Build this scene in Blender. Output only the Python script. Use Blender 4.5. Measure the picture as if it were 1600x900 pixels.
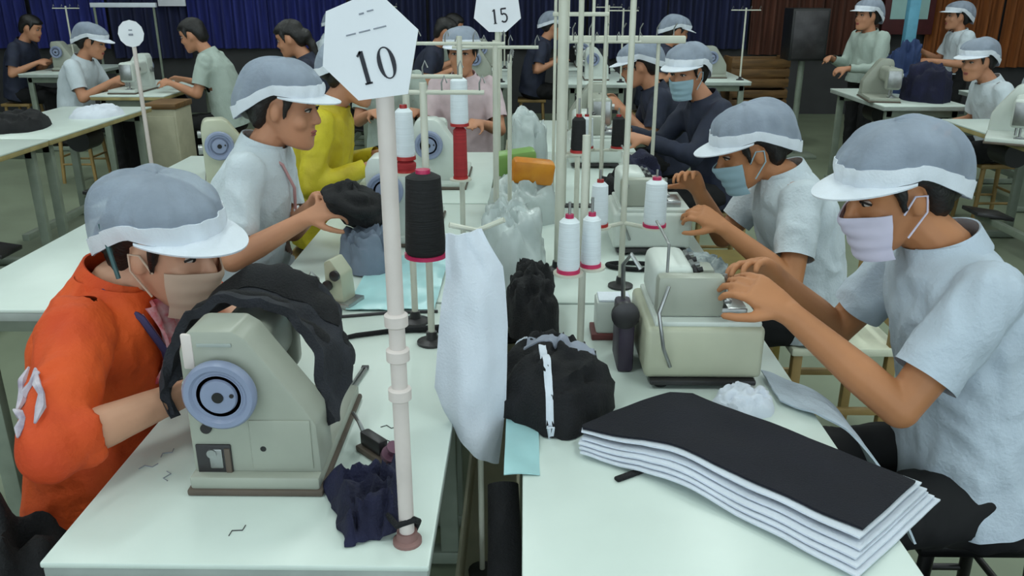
import bpy, bmesh, math, random
from mathutils import Vector, Matrix, noise, Euler
for o in list(bpy.data.objects): bpy.data.objects.remove(o)
S = bpy.context.scene
COL = S.collection
R = math.radians
random.seed(7)

# ---------------------------------------------------------------- camera
cam_d = bpy.data.cameras.new('camera'); cam = bpy.data.objects.new('camera', cam_d); COL.objects.link(cam)
cam_d.sensor_width = 36.0; cam_d.lens = 36.0*1300/1600; cam_d.clip_start = 0.05
cam.location = (0, 0, 1.55)
cam.rotation_euler = (R(90-19.877), 0, R(0.829))
S.camera = cam
# ---------------------------------------------------------------- world, exposure
w = bpy.data.worlds.new('world'); S.world = w; w.use_nodes = True
bg = w.node_tree.nodes['Background']; bg.inputs[0].default_value = (0.80, 0.95, 1.0, 1); bg.inputs[1].default_value = 1.65
S.view_settings.view_transform = 'Standard'; S.view_settings.look = 'None'
S.view_settings.exposure = 0.12; S.view_settings.gamma = 1.0; S.view_settings.use_curve_mapping = False
LAMP_W = 13.0

# ---------------------------------------------------------------- materials
def lin(c):
    return tuple((x/12.92 if x <= 0.04045 else ((x+0.055)/1.055)**2.4) for x in [v/255.0 for v in c])
MATS = {}
def mat(name, rgb, rough=0.6, metal=0.0, var=0.08, scale=12.0, bump=0.0, bscale=60.0, alpha=1.0, rgb2=None, stretch=None, trans=0.0, emit=0.0):
    if name in MATS: return MATS[name]
    m = bpy.data.materials.new(name); m.use_nodes = True; nt = m.node_tree; N = nt.nodes; L = nt.links
    b = N['Principled BSDF']; b.inputs['Roughness'].default_value = rough; b.inputs['Metallic'].default_value = metal
    c = lin(rgb); c2 = lin(rgb2) if rgb2 else tuple(x*(1-var*2.2) for x in c)
    tc = N.new('ShaderNodeTexCoord'); mp = N.new('ShaderNodeMapping'); L.new(tc.outputs['Object'], mp.inputs[0])
    if stretch: mp.inputs['Scale'].default_value = stretch
    nz = N.new('ShaderNodeTexNoise'); nz.inputs['Scale'].default_value = scale; nz.inputs['Detail'].default_value = 5
    L.new(mp.outputs[0], nz.inputs['Vector'])
    rp = N.new('ShaderNodeValToRGB'); rp.color_ramp.elements[0].position = 0.35; rp.color_ramp.elements[1].position = 0.65
    rp.color_ramp.elements[0].color = (*c2, 1); rp.color_ramp.elements[1].color = (*c, 1)
    L.new(nz.outputs['Fac'], rp.inputs[0]); L.new(rp.outputs[0], b.inputs['Base Color'])
    if bump > 0:
        n2 = N.new('ShaderNodeTexNoise'); n2.inputs['Scale'].default_value = bscale; n2.inputs['Detail'].default_value = 3
        L.new(mp.outputs[0], n2.inputs['Vector'])
        bp = N.new('ShaderNodeBump'); bp.inputs['Strength'].default_value = bump; bp.inputs['Distance'].default_value = 0.01
        L.new(n2.outputs['Fac'], bp.inputs['Height']); L.new(bp.outputs[0], b.inputs['Normal'])
    if alpha < 1: b.inputs['Alpha'].default_value = alpha
    if trans > 0: b.inputs['Transmission Weight'].default_value = trans
    if emit > 0:
        b.inputs['Emission Color'].default_value = (*c, 1); b.inputs['Emission Strength'].default_value = emit
    MATS[name] = m
    return m
top_m = mat('laminate_mint_white', (214, 226, 220), 0.32, var=0.03, scale=5)
edge_m = mat('table_edge_grey', (168, 176, 172), 0.5)
wood_edge = mat('wood_edge', (176, 160, 110), 0.5, var=0.15, scale=8)
wood_m = mat('brown_wood', (122, 88, 48), 0.6, var=0.2, scale=6, stretch=(1, 8, 8))
leg_m = mat('painted_steel_grey_green', (132, 142, 128), 0.5, var=0.08)
machine_m = mat('machine_enamel_grey_beige', (160, 164, 152), 0.35, var=0.03)
machine2_m = mat('machine_enamel_cream', (184, 186, 164), 0.38, var=0.03)
machine3_m = mat('machine_enamel_pale', (205, 212, 206), 0.38, var=0.03)
steel = mat('brushed_steel', (170, 172, 172), 0.3, 0.85, var=0.1, scale=30)
dsteel = mat('dark_steel', (70, 68, 70), 0.4, 0.6, var=0.15)
black_pl = mat('black_plastic', (20, 20, 22), 0.45)
gasket = mat('brown_gasket', (96, 84, 74), 0.6)
wheel_m = mat('handwheel_blue_grey', (140, 150, 178), 0.35, var=0.04)
pole_m = mat('painted_pole_pinkish_white', (222, 210, 206), 0.4, var=0.05)
polec_m = mat('painted_pole_cream', (205, 206, 192), 0.4, var=0.05)
paper = mat('white_paper', (236, 238, 246), 0.7, var=0.02)
ink = mat('dark_ink', (52, 52, 62), 0.8)
ink_l = mat('faded_ink', (150, 155, 168), 0.8)
black_cl = mat('black_cloth', (17, 17, 22), 0.85, var=0.2, scale=20, bump=0.4, bscale=250)
char_cl = mat('charcoal_cloth', (40, 42, 51), 0.85, var=0.25, scale=14, bump=0.4, bscale=250)
navy_cl = mat('navy_cloth', (22, 24, 58), 0.85, var=0.2, bump=0.4, bscale=200)
dnavy_cl = mat('dark_navy_cloth', (15, 16, 30), 0.9, var=0.12, scale=9, bump=0.3, bscale=300)
white_cl = mat('white_cloth', (218, 224, 236), 0.85, var=0.04, scale=9, bump=0.2, bscale=200)
greyst = mat('pale_grey_stripe', (150, 156, 172), 0.8)
plastic_w = mat('cloudy_plastic', (205, 216, 216), 0.2, var=0.08, scale=10, alpha=0.82)
cyan_pl = mat('pale_cyan_plastic', (176, 220, 224), 0.3, var=0.04)
orange_p = mat('orange_packet', (214, 140, 30), 0.4, rgb2=(190, 110, 20))
green_p = mat('green_packet', (120, 160, 80), 0.4)
thread_w = mat('white_thread', (228, 236, 242), 0.75, var=0.05, scale=3, stretch=(1, 1, 80), bump=0.3, bscale=8)
thread_k = mat('black_thread', (24, 24, 27), 0.75, var=0.3, scale=3, stretch=(1, 1, 80), bump=0.3, bscale=8)
thread_r = mat('red_thread', (172, 42, 48), 0.75, var=0.15, scale=3, stretch=(1, 1, 80), bump=0.3, bscale=8)
core_r = mat('red_plastic', (170, 40, 40), 0.4)
core_p = mat('magenta_plastic', (190, 40, 90), 0.4)
skin = mat('skin_tan', (196, 138, 106), 0.55, var=0.06, scale=9)
skin_l = mat('skin_light', (208, 156, 128), 0.55, var=0.06, scale=9)
skin_f = mat('skin_warm', (188, 126, 84), 0.55, var=0.06, scale=9)
hair_m = mat('black_hair', (24, 20, 20), 0.45, var=0.3, scale=10, stretch=(4, 30, 4), bump=0.3, bscale=20)
lash = mat('dark_lash', (26, 18, 16), 0.6)
eyew = mat('eye_white', (200, 190, 184), 0.3)
lip_m = mat('lip', (160, 84, 78), 0.5)
capnet = mat('cap_gauze_blue_white', (172, 184, 203), 0.8, var=0.08, scale=14, alpha=0.66, bump=0.3, bscale=90)
capwhite = mat('cap_white_cotton', (226, 232, 242), 0.8, var=0.04, bump=0.2, bscale=200)
shirt_w = mat('shirt_white', (204, 214, 222), 0.85, var=0.05, scale=7, bump=0.3, bscale=120)
shirt_b = mat('shirt_pale_blue_grey', (188, 200, 214), 0.85, var=0.05, scale=7, bump=0.3, bscale=120)
shirt_g = mat('shirt_pale_green_grey', (176, 190, 182), 0.85, var=0.06, scale=7, bump=0.3, bscale=120)
shirt_o = mat('jacket_orange', (224, 88, 26), 0.75, var=0.1, scale=6, rgb2=(200, 66, 20), bump=0.25, bscale=100)
shirt_y = mat('jacket_yellow', (204, 188, 36), 0.6, var=0.1, scale=7, rgb2=(176, 156, 26), bump=0.3, bscale=60)
shirt_n = mat('jacket_navy', (36, 42, 64), 0.75, var=0.15)
shirt_p = mat('blouse_pink_white', (214, 192, 198), 0.8, var=0.08)
trouser_m = mat('trousers_black', (13, 13, 17), 0.85, var=0.2)
shoe_m = mat('shoe_dark', (40, 36, 36), 0.6)
mask_w = mat('mask_lavender_white', (214, 208, 230), 0.8, var=0.03)
mask_b = mat('mask_pale_blue', (156, 186, 200), 0.8, var=0.04)
mask_t = mat('mask_beige', (206, 178, 158), 0.85, var=0.04)
lany_m = mat('lanyard_purple', (66, 60, 104), 0.7)
lany_p = mat('lanyard_pink', (196, 150, 152), 0.7)
scarf_m = mat('scarf_pink_print', (206, 80, 96), 0.8, rgb2=(228, 190, 196), scale=40)
print_m = mat('sleeve_print_grey', (206, 198, 208), 0.8, rgb2=(150, 140, 160), scale=30)
floor_m = mat('floor_concrete_grey_green', (128, 138, 116), 0.55, var=0.08, scale=2.0)
wall_m = mat('wall_plaster_grey', (64, 64, 66), 0.8, var=0.1, scale=3)
ceil_m = mat('ceiling_white', (205, 210, 208), 0.8)
curt_b = mat('curtain_blue', (44, 52, 132), 0.8, var=0.25, scale=3, stretch=(6, 6, 0.5))
curt_d = mat('curtain_dark_blue', (38, 44, 84), 0.8, var=0.25, scale=3, stretch=(6, 6, 0.5))
curt_o = mat('curtain_orange_brown', (150, 84, 34), 0.8, var=0.25, scale=3, stretch=(6, 6, 0.5))
curt_r = mat('curtain_red_brown', (98, 56, 42), 0.8, var=0.25, scale=3, stretch=(6, 6, 0.5))
tube_m = mat('lamp_tube', (235, 250, 255), 0.5, emit=6.0)
trough_m = mat('beige_trough', (178, 174, 150), 0.6, var=0.06)
stool_m = mat('stool_wood', (168, 138, 84), 0.55, var=0.15, scale=6)
cream_m = mat('cream_cushion', (226, 228, 206), 0.6)

# ---------------------------------------------------------------- helpers
def tag(o, label=None, cat=None, group=None, kind=None):
    if label: o['label'] = label
    if cat: o['category'] = cat
    if group: o['group'] = group
    if kind: o['kind'] = kind
    return o
def empty(name, loc=(0, 0, 0), rz=0.0, label=None, cat=None, group=None):
    o = bpy.data.objects.new(name, None); COL.objects.link(o); o.empty_display_size = 0.1
    o.location = loc; o.rotation_euler = (0, 0, rz)
    return tag(o, label, cat, group)
def link(name, me, m=None, parent=None, smooth=True, angle=40):
    o = bpy.data.objects.new(name, me); COL.objects.link(o)
    if m is not None and len(me.materials) == 0: me.materials.append(m)
    if smooth:
        me.shade_smooth(); me.set_sharp_from_angle(angle=R(angle))
    if parent: o.parent = parent
    return o
def children(o): return [c for c in bpy.data.objects if c.parent == o]
def copy_tree(o, parent=None, kids=None):
    if kids is None:
        kids = {}
        for c in bpy.data.objects:
            if c.parent: kids.setdefault(c.parent.name, []).append(c)
    c = o.copy(); COL.objects.link(c); c.parent = parent
    for ch in kids.get(o.name, []): copy_tree(ch, c, kids)
    return c
class MB:
    def __init__(s): s.bm = bmesh.new()
    def merge(s, b2, M=None):
        if M is not None: b2.transform(M)
        vs = [s.bm.verts.new(v.co) for v in b2.verts]; b2.verts.index_update()
        for f in b2.faces:
            try: s.bm.faces.new([vs[v.index] for v in f.verts])
            except ValueError: pass
        b2.free(); return s
    def box(s, c, d, bev=0.0, rot=None, seg=2):
        b = bmesh.new(); bmesh.ops.create_cube(b, size=1.0)
        bmesh.ops.scale(b, vec=d, verts=b.verts)
        if bev > 0: bmesh.ops.bevel(b, geom=b.edges[:], offset=bev, segments=seg, profile=0.5, affect='EDGES')
        M = Matrix.Translation(c)
        if rot: M = M @ Euler(rot).to_matrix().to_4x4()
        return s.merge(b, M)
    def prism(s, poly, x0, x1, axis='X', bev=0.0):
        b = bmesh.new()
        def mk(p, q):
            return {'X': (q, p[0], p[1]), 'Y': (p[0], q, p[1]), 'Z': (p[0], p[1], q)}[axis]
        a = [b.verts.new(mk(p, x0)) for p in poly]; c = [b.verts.new(mk(p, x1)) for p in poly]
        b.faces.new(a); b.faces.new(c[::-1]); n = len(poly)
        for i in range(n): b.faces.new((a[i], c[i], c[(i+1) % n], a[(i+1) % n]))
        bmesh.ops.recalc_face_normals(b, faces=b.faces[:])
        if bev > 0: bmesh.ops.bevel(b, geom=b.edges[:], offset=bev, segments=2, profile=0.5, affect='EDGES')
        return s.merge(b)
    def lathe(s, prof, c=(0, 0, 0), axis=(0, 0, 1), n=20):
        # prof: list of (r, h) along axis
        ax = Vector(axis).normalized(); q = Vector((0, 0, 1)).rotation_difference(ax); c = Vector(c)
        rings = []
        for r, h in prof:
            rings.append([s.bm.verts.new(c + q @ Vector((max(r, 1e-5)*math.cos(2*math.pi*i/n), max(r, 1e-5)*math.sin(2*math.pi*i/n), h))) for i in range(n)])
        for a, b in zip(rings, rings[1:]):
            for i in range(n): s.bm.faces.new((a[i], a[(i+1) % n], b[(i+1) % n], b[i]))
        s.bm.faces.new(rings[0][::-1]); s.bm.faces.new(rings[-1]); return s
    def cyl(s, p0, p1, r0, r1=None, n=14):
        p0 = Vector(p0); p1 = Vector(p1); d = p1-p0; r1 = r0 if r1 is None else r1
        return s.lathe([(r0, 0), (r1, d.length)], p0, d, n)
    def tube(s, pts, r, n=10):
        pts = [Vector(p) for p in pts]; rs = r if isinstance(r, (list, tuple)) else [r]*len(pts)
        t = (pts[1]-pts[0]).normalized(); u = t.orthogonal().normalized(); rings = []
        for i, p in enumerate(pts):
            t2 = (pts[min(i+1, len(pts)-1)]-pts[max(i-1, 0)]).normalized()
            u = (u - t2*u.dot(t2)).normalized(); v = t2.cross(u)
            rings.append([s.bm.verts.new(p+(u*math.cos(2*math.pi*k/n)+v*math.sin(2*math.pi*k/n))*rs[i]) for k in range(n)])
        for a, b in zip(rings, rings[1:]):
            for k in range(n): s.bm.faces.new((a[k], a[(k+1) % n], b[(k+1) % n], b[k]))
        s.bm.faces.new(rings[0][::-1]); s.bm.faces.new(rings[-1]); return s
    def ell(s, c, r, M=None, u=14, v=10):
        b = bmesh.new(); bmesh.ops.create_uvsphere(b, u_segments=u, v_segments=v, radius=1.0)
        bmesh.ops.scale(b, vec=r, verts=b.verts)
        T = Matrix.Translation(c)
        if M is not None: T = T @ M.to_4x4()
        return s.merge(b, T)
    def cone(s, p0, r0, p1, r1, n=14):
        s.ell(p0, (r0,)*3, u=n, v=8); s.ell(p1, (r1,)*3, u=n, v=8); return s.cyl(p0, p1, r0, r1, n)
    def loft(s, rings):
        rr = [[s.bm.verts.new(p) for p in ring] for ring in rings]; n = len(rr[0])
        for a, b in zip(rr, rr[1:]):
            for k in range(n): s.bm.faces.new((a[k], a[(k+1) % n], b[(k+1) % n], b[k]))
        s.bm.faces.new(rr[0][::-1]); s.bm.faces.new(rr[-1]); return s
    def mesh(s, name='m'):
        bmesh.ops.recalc_face_normals(s.bm, faces=s.bm.faces[:])
        me = bpy.data.meshes.new(name); s.bm.to_mesh(me); s.bm.free(); return me
    def build(s, name, m, parent=None, smooth=True, angle=40): return link(name, s.mesh(name), m, parent, smooth, angle)
def sell(c, a, b, ra, rb, e=2.3, n=20):
    out = []
    for i in range(n):
        t = 2*math.pi*i/n; ct, st = math.cos(t), math.sin(t)
        out.append(c + a*(ra*math.copysign(abs(ct)**(2/e), ct)) + b*(rb*math.copysign(abs(st)**(2/e), st)))
    return out
def remesh(me, voxel, smooth=4, fac=0.5):
    o = bpy.data.objects.new('tmp', me); COL.objects.link(o)
    m = o.modifiers.new('r', 'REMESH'); m.mode = 'VOXEL'; m.voxel_size = voxel; m.adaptivity = 0
    if smooth:
        k = o.modifiers.new('s', 'SMOOTH'); k.factor = fac; k.iterations = smooth
    dg = bpy.context.evaluated_depsgraph_get(); dg.update()
    me2 = bpy.data.meshes.new_from_object(o.evaluated_get(dg)); me2.name = me.name
    bpy.data.objects.remove(o); bpy.data.meshes.remove(me); return me2
def fbm(p, s=1.0): return noise.noise(p*s)*0.6 + noise.noise(p*s*2.1+Vector((7, 3, 1)))*0.3
def wrinkle(me, amp, sc, stretch=(1, 1, 1), seed=0.0):
    off = Vector((seed*3.1, seed*1.7, seed)); sv = Vector(stretch)
    nrm = [v.normal.copy() for v in me.vertices]
    for v, n in zip(me.vertices, nrm):
        p = Vector((v.co.x*sv.x, v.co.y*sv.y, v.co.z*sv.z))*sc + off
        p2 = p + Vector((noise.noise(p*0.7), noise.noise(p*0.7+Vector((5, 5, 5))), noise.noise(p*0.7+Vector((9, 1, 4)))))*0.8
        f = 1-2*abs(noise.noise(p2)); f2 = noise.noise(p2*2.3)
        v.co += n*amp*(f*0.7+f2*0.5-0.35)
def sheet(name, fn, nu, nv, thick, m, parent=None):
    b = bmesh.new(); g = [[b.verts.new(fn(i/nu, j/nv)) for j in range(nv+1)] for i in range(nu+1)]
    for i in range(nu):
        for j in range(nv): b.faces.new((g[i][j], g[i+1][j], g[i+1][j+1], g[i][j+1]))
    b.normal_update()
    if thick: bmesh.ops.solidify(b, geom=b.faces[:], thickness=thick)
    bmesh.ops.recalc_face_normals(b, faces=b.faces[:])
    me = bpy.data.meshes.new(name); b.to_mesh(me); b.free()
    return link(name, me, m, parent, True, 60)
def pile(name, loc, rx, ry, h, m, seed=0, label=None, cat=None, group=None, rot=0.0, folds=5.0, rough=0.5, power=0.55):
    nr, na = 26, 60; b = bmesh.new(); off = Vector((seed*5.3, seed*2.1, seed*1.3)); rows = []
    for i in range(nr+1):
        r = i/nr; row = []
        for j in range(na):
            a = 2*math.pi*j/na; d = Vector((math.cos(a), math.sin(a), 0))
            out = 1+0.22*noise.noise(d*1.4+off)+0.08*noise.noise(d*4+off)
            x, y = d.x*r*rx*out, d.y*r*ry*out
            z = h*max(0.0, 1-r**2.4)**power
            p = Vector((x, y, z*0.7))*folds/max(rx, ry)*0.35+off
            p2 = p+Vector((noise.noise(p), noise.noise(p+Vector((4, 4, 4))), 0))*1.1
            f = (1-2.4*abs(noise.noise(p2)))*0.6+noise.noise(p2*2.2)*0.45
            k = h*rough*f*min(1.0, (1-r)*3+0.12)
            row.append(b.verts.new((x+d.x*k*0.5*r, y+d.y*k*0.5*r, max(0.002*(1-r), z+k) if r < 1 else 0.0)))
        rows.append(row)
    for i in range(1, nr):
        for j in range(na): b.faces.new((rows[i][j], rows[i+1][j], rows[i+1][(j+1) % na], rows[i][(j+1) % na]))
    c0 = rows[0][0]
    for j in range(na): b.faces.new((c0, rows[1][j], rows[1][(j+1) % na]))
    b.faces.new(rows[nr][::-1]); bmesh.ops.delete(b, geom=[v for v in b.verts if not v.link_faces], context='VERTS')
    bmesh.ops.recalc_face_normals(b, faces=b.faces[:])
    me = bpy.data.meshes.new(name); b.to_mesh(me); b.free()
    o = link(name, me, m, None, True, 70); o.location = loc; o.rotation_euler = (0, 0, rot)
    return tag(o, label, cat, group)

# ---------------------------------------------------------------- room
def struct(name, mb, m): return tag(mb.build(name, m), kind='structure')
struct('floor', MB().box((0, 4, -0.05), (18, 16, 0.1)), floor_m)
struct('wall_back', MB().box((0, 11.1, 1.8), (18, 0.2, 3.6)), wall_m)
struct('wall_left', MB().box((-9.1, 4, 1.8), (0.2, 16, 3.6)), wall_m)
struct('wall_right', MB().box((9.1, 4, 1.8), (0.2, 16, 3.6)), wall_m)
struct('ceiling', MB().box((0, 4, 3.65), (18.4, 16, 0.1)), ceil_m)
def curtain(x0, x1, z0, z1, m, seed):
    def fn(u, v):
        x = x0+(x1-x0)*u
        return Vector((x, 10.9+0.045*math.sin(u*(x1-x0)*42+seed)+0.02*noise.noise(Vector((x*5, v*2, seed))), z0+(z1-z0)*v))
    return sheet('curtain', fn, 90, 8, 0.01, m)
for i in range(11):
    x0 = -8.2+i*1.0
    tag(curtain(x0, x0+0.97, 0.82 if i % 3 else 0.7, 2.9, curt_b if i < 6 and i % 4 != 3 else curt_d, i*1.3),
        'blue pleated curtain hanging on the far wall' if i < 6 and i % 4 != 3 else 'dark slate blue pleated curtain hanging on the far wall', 'curtain', 'blue curtains on the back wall')
for i in range(2):
    x0 = 2.82+i*0.9
    tag(curtain(x0, x0+0.87, 0.75, 2.9, curt_r, i*2.1), 'dull red brown curtain hanging on the far wall', 'curtain', 'red brown curtains on the back wall')
for i in range(4):
    x0 = 5.0+i*0.95
    tag(curtain(x0, x0+0.92, 0.6, 2.9, curt_o, i*1.7), 'orange brown curtain hanging on the far wall', 'curtain', 'orange curtains on the back wall')
# ceiling fluorescent lamps
def ceiling_lamp(x, y):
    t = empty('fluorescent_lamp', (x, y, 3.6), 0, 'twin tube fluorescent lamp fixed to the ceiling', 'lamp', 'ceiling fluorescent lamps')
    MB().box((0, 0, -0.035), (0.2, 1.24, 0.07), 0.01).build('housing', ceil_m, t)
    for s in (-0.05, 0.05): MB().cyl((s, -0.6, -0.095), (s, 0.6, -0.095), 0.014).build('lamp_tube_offscreen', tube_m, t)
    ld = bpy.data.lights.new('ceiling_lamp_light_offscreen', 'AREA'); ld.shape = 'RECTANGLE'; ld.size = 0.2; ld.size_y = 1.2
    ld.energy = LAMP_W; ld.color = (0.90, 1.0, 0.96)
    lo = bpy.data.objects.new('ceiling_lamp_light_offscreen', ld); COL.objects.link(lo); lo.parent = t; lo.location = (0, 0, -0.12)
for x in (-5.4, -3.2, -1.05, 1.05, 3.2, 5.4):
    for y in (0.6, 3.0, 5.4, 7.8): ceiling_lamp(x, y)

# ---------------------------------------------------------------- furniture
TZ = 0.76
def make_table(x0, x1, y0, y1, label, group=None, edge=None, wood=False):
    cx, cy = (x0+x1)/2, (y0+y1)/2; w_, l_ = x1-x0, y1-y0
    t = empty('sewing_table', (cx, cy, 0), 0, label, 'table', group)
    MB().box((0, 0, TZ-0.005), (w_, l_, 0.010), 0.003).build('table_top', top_m, t)
    MB().box((0, 0, TZ-0.022), (w_-0.004, l_-0.004, 0.026), 0.004).build('edge_band', edge or edge_m, t)
    for sx in (-1, 1):
        for sy in (-1, 1):
            MB().box((sx*(w_/2-0.07), sy*(l_/2-0.08), 0.38), (0.05, 0.035, 0.71), 0.004).build('leg', leg_m, t)
    for sy in (-1, 1):
        MB().box((0, sy*(l_/2-0.08), 0.025), (w_-0.04, 0.05, 0.04), 0.006).build('foot_bar', leg_m, t)
        MB().box((0, sy*(l_/2-0.08), 0.695), (w_-0.10, 0.035, 0.05), 0.004).build('top_rail', leg_m, t)
    MB().box((0, 0, 0.16), (0.04, l_-0.2, 0.04), 0.004).build('stretcher', leg_m, t)
    MB().box((0.0, l_/2-.21, 0.195), (0.24, 0.20, 0.025), 0.006, (0.0, 0.15, 0)).build('treadle', dsteel, t)
    mo = MB().cyl((0, 0.20, 0.60), (0, 0.40, 0.60), 0.075, n=20).build('motor', black_pl, t)
    MB().box((0, 0.30, 0.69), (0.12, 0.16, 0.06), 0.008).build('motor_bracket', dsteel, mo)
    return t
NM = ['first', 'second', 'third', 'fourth', 'fifth', 'sixth']
ys = [(0.995, 2.06), (2.075, 3.14), (3.155, 4.22), (4.235, 5.30)]
lab_l = ['pale mint sewing table carrying the pole with the number ten sign', 'pale sewing table in front of the worker in white holding black cloth',
         'pale sewing table in front of the worker in the yellow jacket', 'pale sewing table beyond the yellow jacket worker', 'pale sewing table at the far end of the yellow jacket side']
lab_r = ['pale mint sewing table with the long stack of cut navy panels', 'pale sewing table in front of the worker with the pale blue mask',
         'pale sewing table just beyond the worker with the pale blue mask', 'pale sewing table by the masked worker in navy', 'pale sewing table at the far end of the navy jacket side']
for (a, b), l1, l2 in zip(ys, lab_l, lab_r):
    if a < 4: make_table(-0.705, -0.135, a, b, l1)
    make_table(0.0, 0.575, a-0.06 if a < 1 else a, b, l2)
# cable trough between the two rows
t = empty('cable_trough', (-0.068, 3.6, 0), 0, 'beige metal cable trough running between the paired tables', 'trough')
MB().box((0, 0, 0.36), (0.125, 5.2, 0.02), 0.003).build('trough_floor', trough_m, t)
for s in (-1, 1): MB().box((s*0.058, 0, 0.42), (0.006, 5.2, 0.12)).build('trough_side', trough_m, t)
for k in range(4): MB().box((0, -2.4+1.6*k, 0.175), (0.06, 0.05, 0.352), 0.004).build('support', leg_m, t)
# left side table, and further rows
make_table(-1.56, -1.04, 2.0, 3.06, 'white topped side table behind the worker in orange')
make_table(-1.66, -1.14, 3.08, 4.1, 'pale table in the aisle carrying a lone sewing machine')
make_table(-3.25, -2.62, 3.2, 4.55, 'wood edged table carrying a grey overlock machine in the aisle row', edge=wood_edge)
make_table(-3.25, -2.62, 4.57, 5.9, 'wood edged table with scraps beside the round signpost', edge=wood_edge)
make_table(-3.36, -2.78, 6.5, 7.7, 'sewing table in front of the man with bare dark hair', edge=wood_edge)
make_table(2.66, 3.25, 4.2, 5.4, 'pale table carrying a big pale machine near the right wall', edge=wood_edge)
make_table(2.54, 3.15, 6.0, 7.1, 'pale table with navy garments beside the standing worker in white')
make_table(3.55, 4.15, 5.9, 7.0, 'far pale table behind the capped worker in the pale blouse')
# stool
def make_stool(x, y, h, label, group=None, m=stool_m, seat_m=None, rz=0):
    t = empty('stool', (x, y, 0), rz, label, 'stool', group)
    MB().box((0, 0, h-0.015), (0.30, 0.30, 0.03), 0.008).build('seat', seat_m or m, t)
    for sx in (-1, 1):
        for sy in (-1, 1): MB().cyl((sx*0.135, sy*0.135, 0), (sx*0.115, sy*0.115, h-0.02), 0.014, 0.016).build('leg', m, t)
    for sy in (-1, 1):
        MB().cyl((-0.13, sy*0.13, 0.16), (0.13, sy*0.13, 0.16), 0.009).build('stretcher', m, t)
        MB().cyl((sy*0.13, -0.13, 0.22), (sy*0.13, 0.13, 0.22), 0.009).build('stretcher', m, t)
    return t

# ---------------------------------------------------------------- machines
def make_lockstitch(loc, rz, label, m=machine_m, group=None, full=True):
    # local: operator at -Y looking +Y, needle end at -X, handwheel at +X; origin on the table under the wheel end
    t = empty('sewing_machine', loc, rz, label, 'sewing machine', group)
    MB().box((-0.19, 0.10, 0.006), (0.44, 0.225, 0.012), 0.004).build('gasket', gasket, t)
    MB().box((-0.19, 0.10, 0.022), (0.43, 0.215, 0.024), 0.006).build('bed', m, t)
    prof = [(-0.005, 0.03), (-0.003, 0.25), (0.008, 0.278), (0.02, 0.285), (0.085, 0.285), (0.105, 0.272), (0.185, 0.155), (0.205, 0.12), (0.208, 0.03)]
    MB().prism(prof, -0.105, 0.0, 'X', 0.006).build('column', m, t)
    MB().box((-0.225, 0.05, 0.187), (0.26, 0.10, 0.105), 0.025, seg=3).build('arm', m, t)
    MB().box((-0.36, 0.05, 0.165), (0.07, 0.11, 0.15), 0.022, seg=3).build('head', m, t)
    fp = MB().box((-0.396, 0.05, 0.165), (0.006, 0.09, 0.12), 0.002).build('face_plate', steel, t)
    MB().cyl((-0.36, 0.05, 0.03), (-0.36, 0.05, 0.13), 0.006).build('needle_bar', steel, t)
    MB().cyl((-0.365, 0.07, 0.05), (-0.365, 0.07, 0.13), 0.006).box((-0.365, 0.05, 0.04), (0.03, 0.03, 0.008), 0.002).build('presser_foot', steel, t)
    MB().box((-0.36, 0.05, 0.0355), (0.06, 0.05, 0.003)).build('needle_plate', steel, t)
    # hand wheel
    wc = (0.0, 0.062, 0.185)
    hw = MB().lathe([(0.026, 0.0), (0.026, 0.012), (0.054, 0.014), (0.058, 0.018), (0.058, 0.032), (0.054, 0.037), (0.046, 0.037), (0.042, 0.031), (0.030, 0.030), (0.028, 0.036), (0.018, 0.037), (0.001, 0.037)], wc, (1, 0, 0), 40).build('handwheel', wheel_m, t)
    MB().lathe([(0.0375, 0), (0.0375, 0.0015), (0.0355, 0.0015), (0.0355, 0)], (0.0305, wc[1], wc[2]), (1, 0, 0), 40).build('wheel_groove', wheel_m, hw)
    MB().cyl((0.035, wc[1], wc[2]), (0.0395, wc[1], wc[2]), 0.009, n=20).build('wheel_hub', black_pl, hw)
    MB().cyl((0.0355, wc[1]+0.022, wc[2]+0.003), (0.0385, wc[1]+0.022, wc[2]+0.003), 0.0035).build('wheel_screw', dsteel, hw)
    if full:
        MB().cyl((-0.004, 0.025, 0.115), (0.006, 0.025, 0.115), 0.009).build('screw_plug', dsteel, t)
        MB().cyl((-0.004, 0.115, 0.078), (0.004, 0.115, 0.078), 0.005).build('screw_plug', black_pl, t)
        ow = MB().box((0.0015, 0.032, 0.058), (0.006, 0.058, 0.054), 0.002).build('access_window', dsteel, t)
        MB().box((0.005, 0.036, 0.06), (0.005, 0.022, 0.036), 0.002).cyl((0.004, 0.03, 0.07), (0.010, 0.03, 0.07), 0.008).build('window_mechanism', steel, ow)
        MB().box((0.005, 0.055, 0.056), (0.005, 0.010, 0.046), 0.002).build('belt', gasket, ow)
        MB().box((0.001, 0.145, 0.085), (0.005, 0.10, 0.09), 0.002).build('rear_cover', m, t)
        MB().box((-0.003, 0.012, 0.25), (0.010, 0.018, 0.06), 0.003).build('corner_trim', pole_m, t)
        MB().box((0.001, 0.055, 0.262), (0.004, 0.055, 0.006), 0.001).build('top_groove', edge_m, t)
    MB().cyl((-0.30, 0.002, 0.185), (-0.30, -0.025, 0.185), 0.015, n=18).build('tension_dial', steel, t)
    MB().cyl((-0.06, -0.004, 0.16), (-0.06, -0.022, 0.16), 0.02, n=18).build('stitch_dial', steel, t)
    MB().cyl((-0.20, 0.05, 0.235), (-0.20, 0.05, 0.248), 0.003).build('thread_pin', steel, t)
    return t
m1 = make_lockstitch((-0.540, 1.19, TZ), R(-90), 'grey beige lockstitch sewing machine with dark garment over its arm')
m1.scale = (.80, 1, 1)
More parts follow.
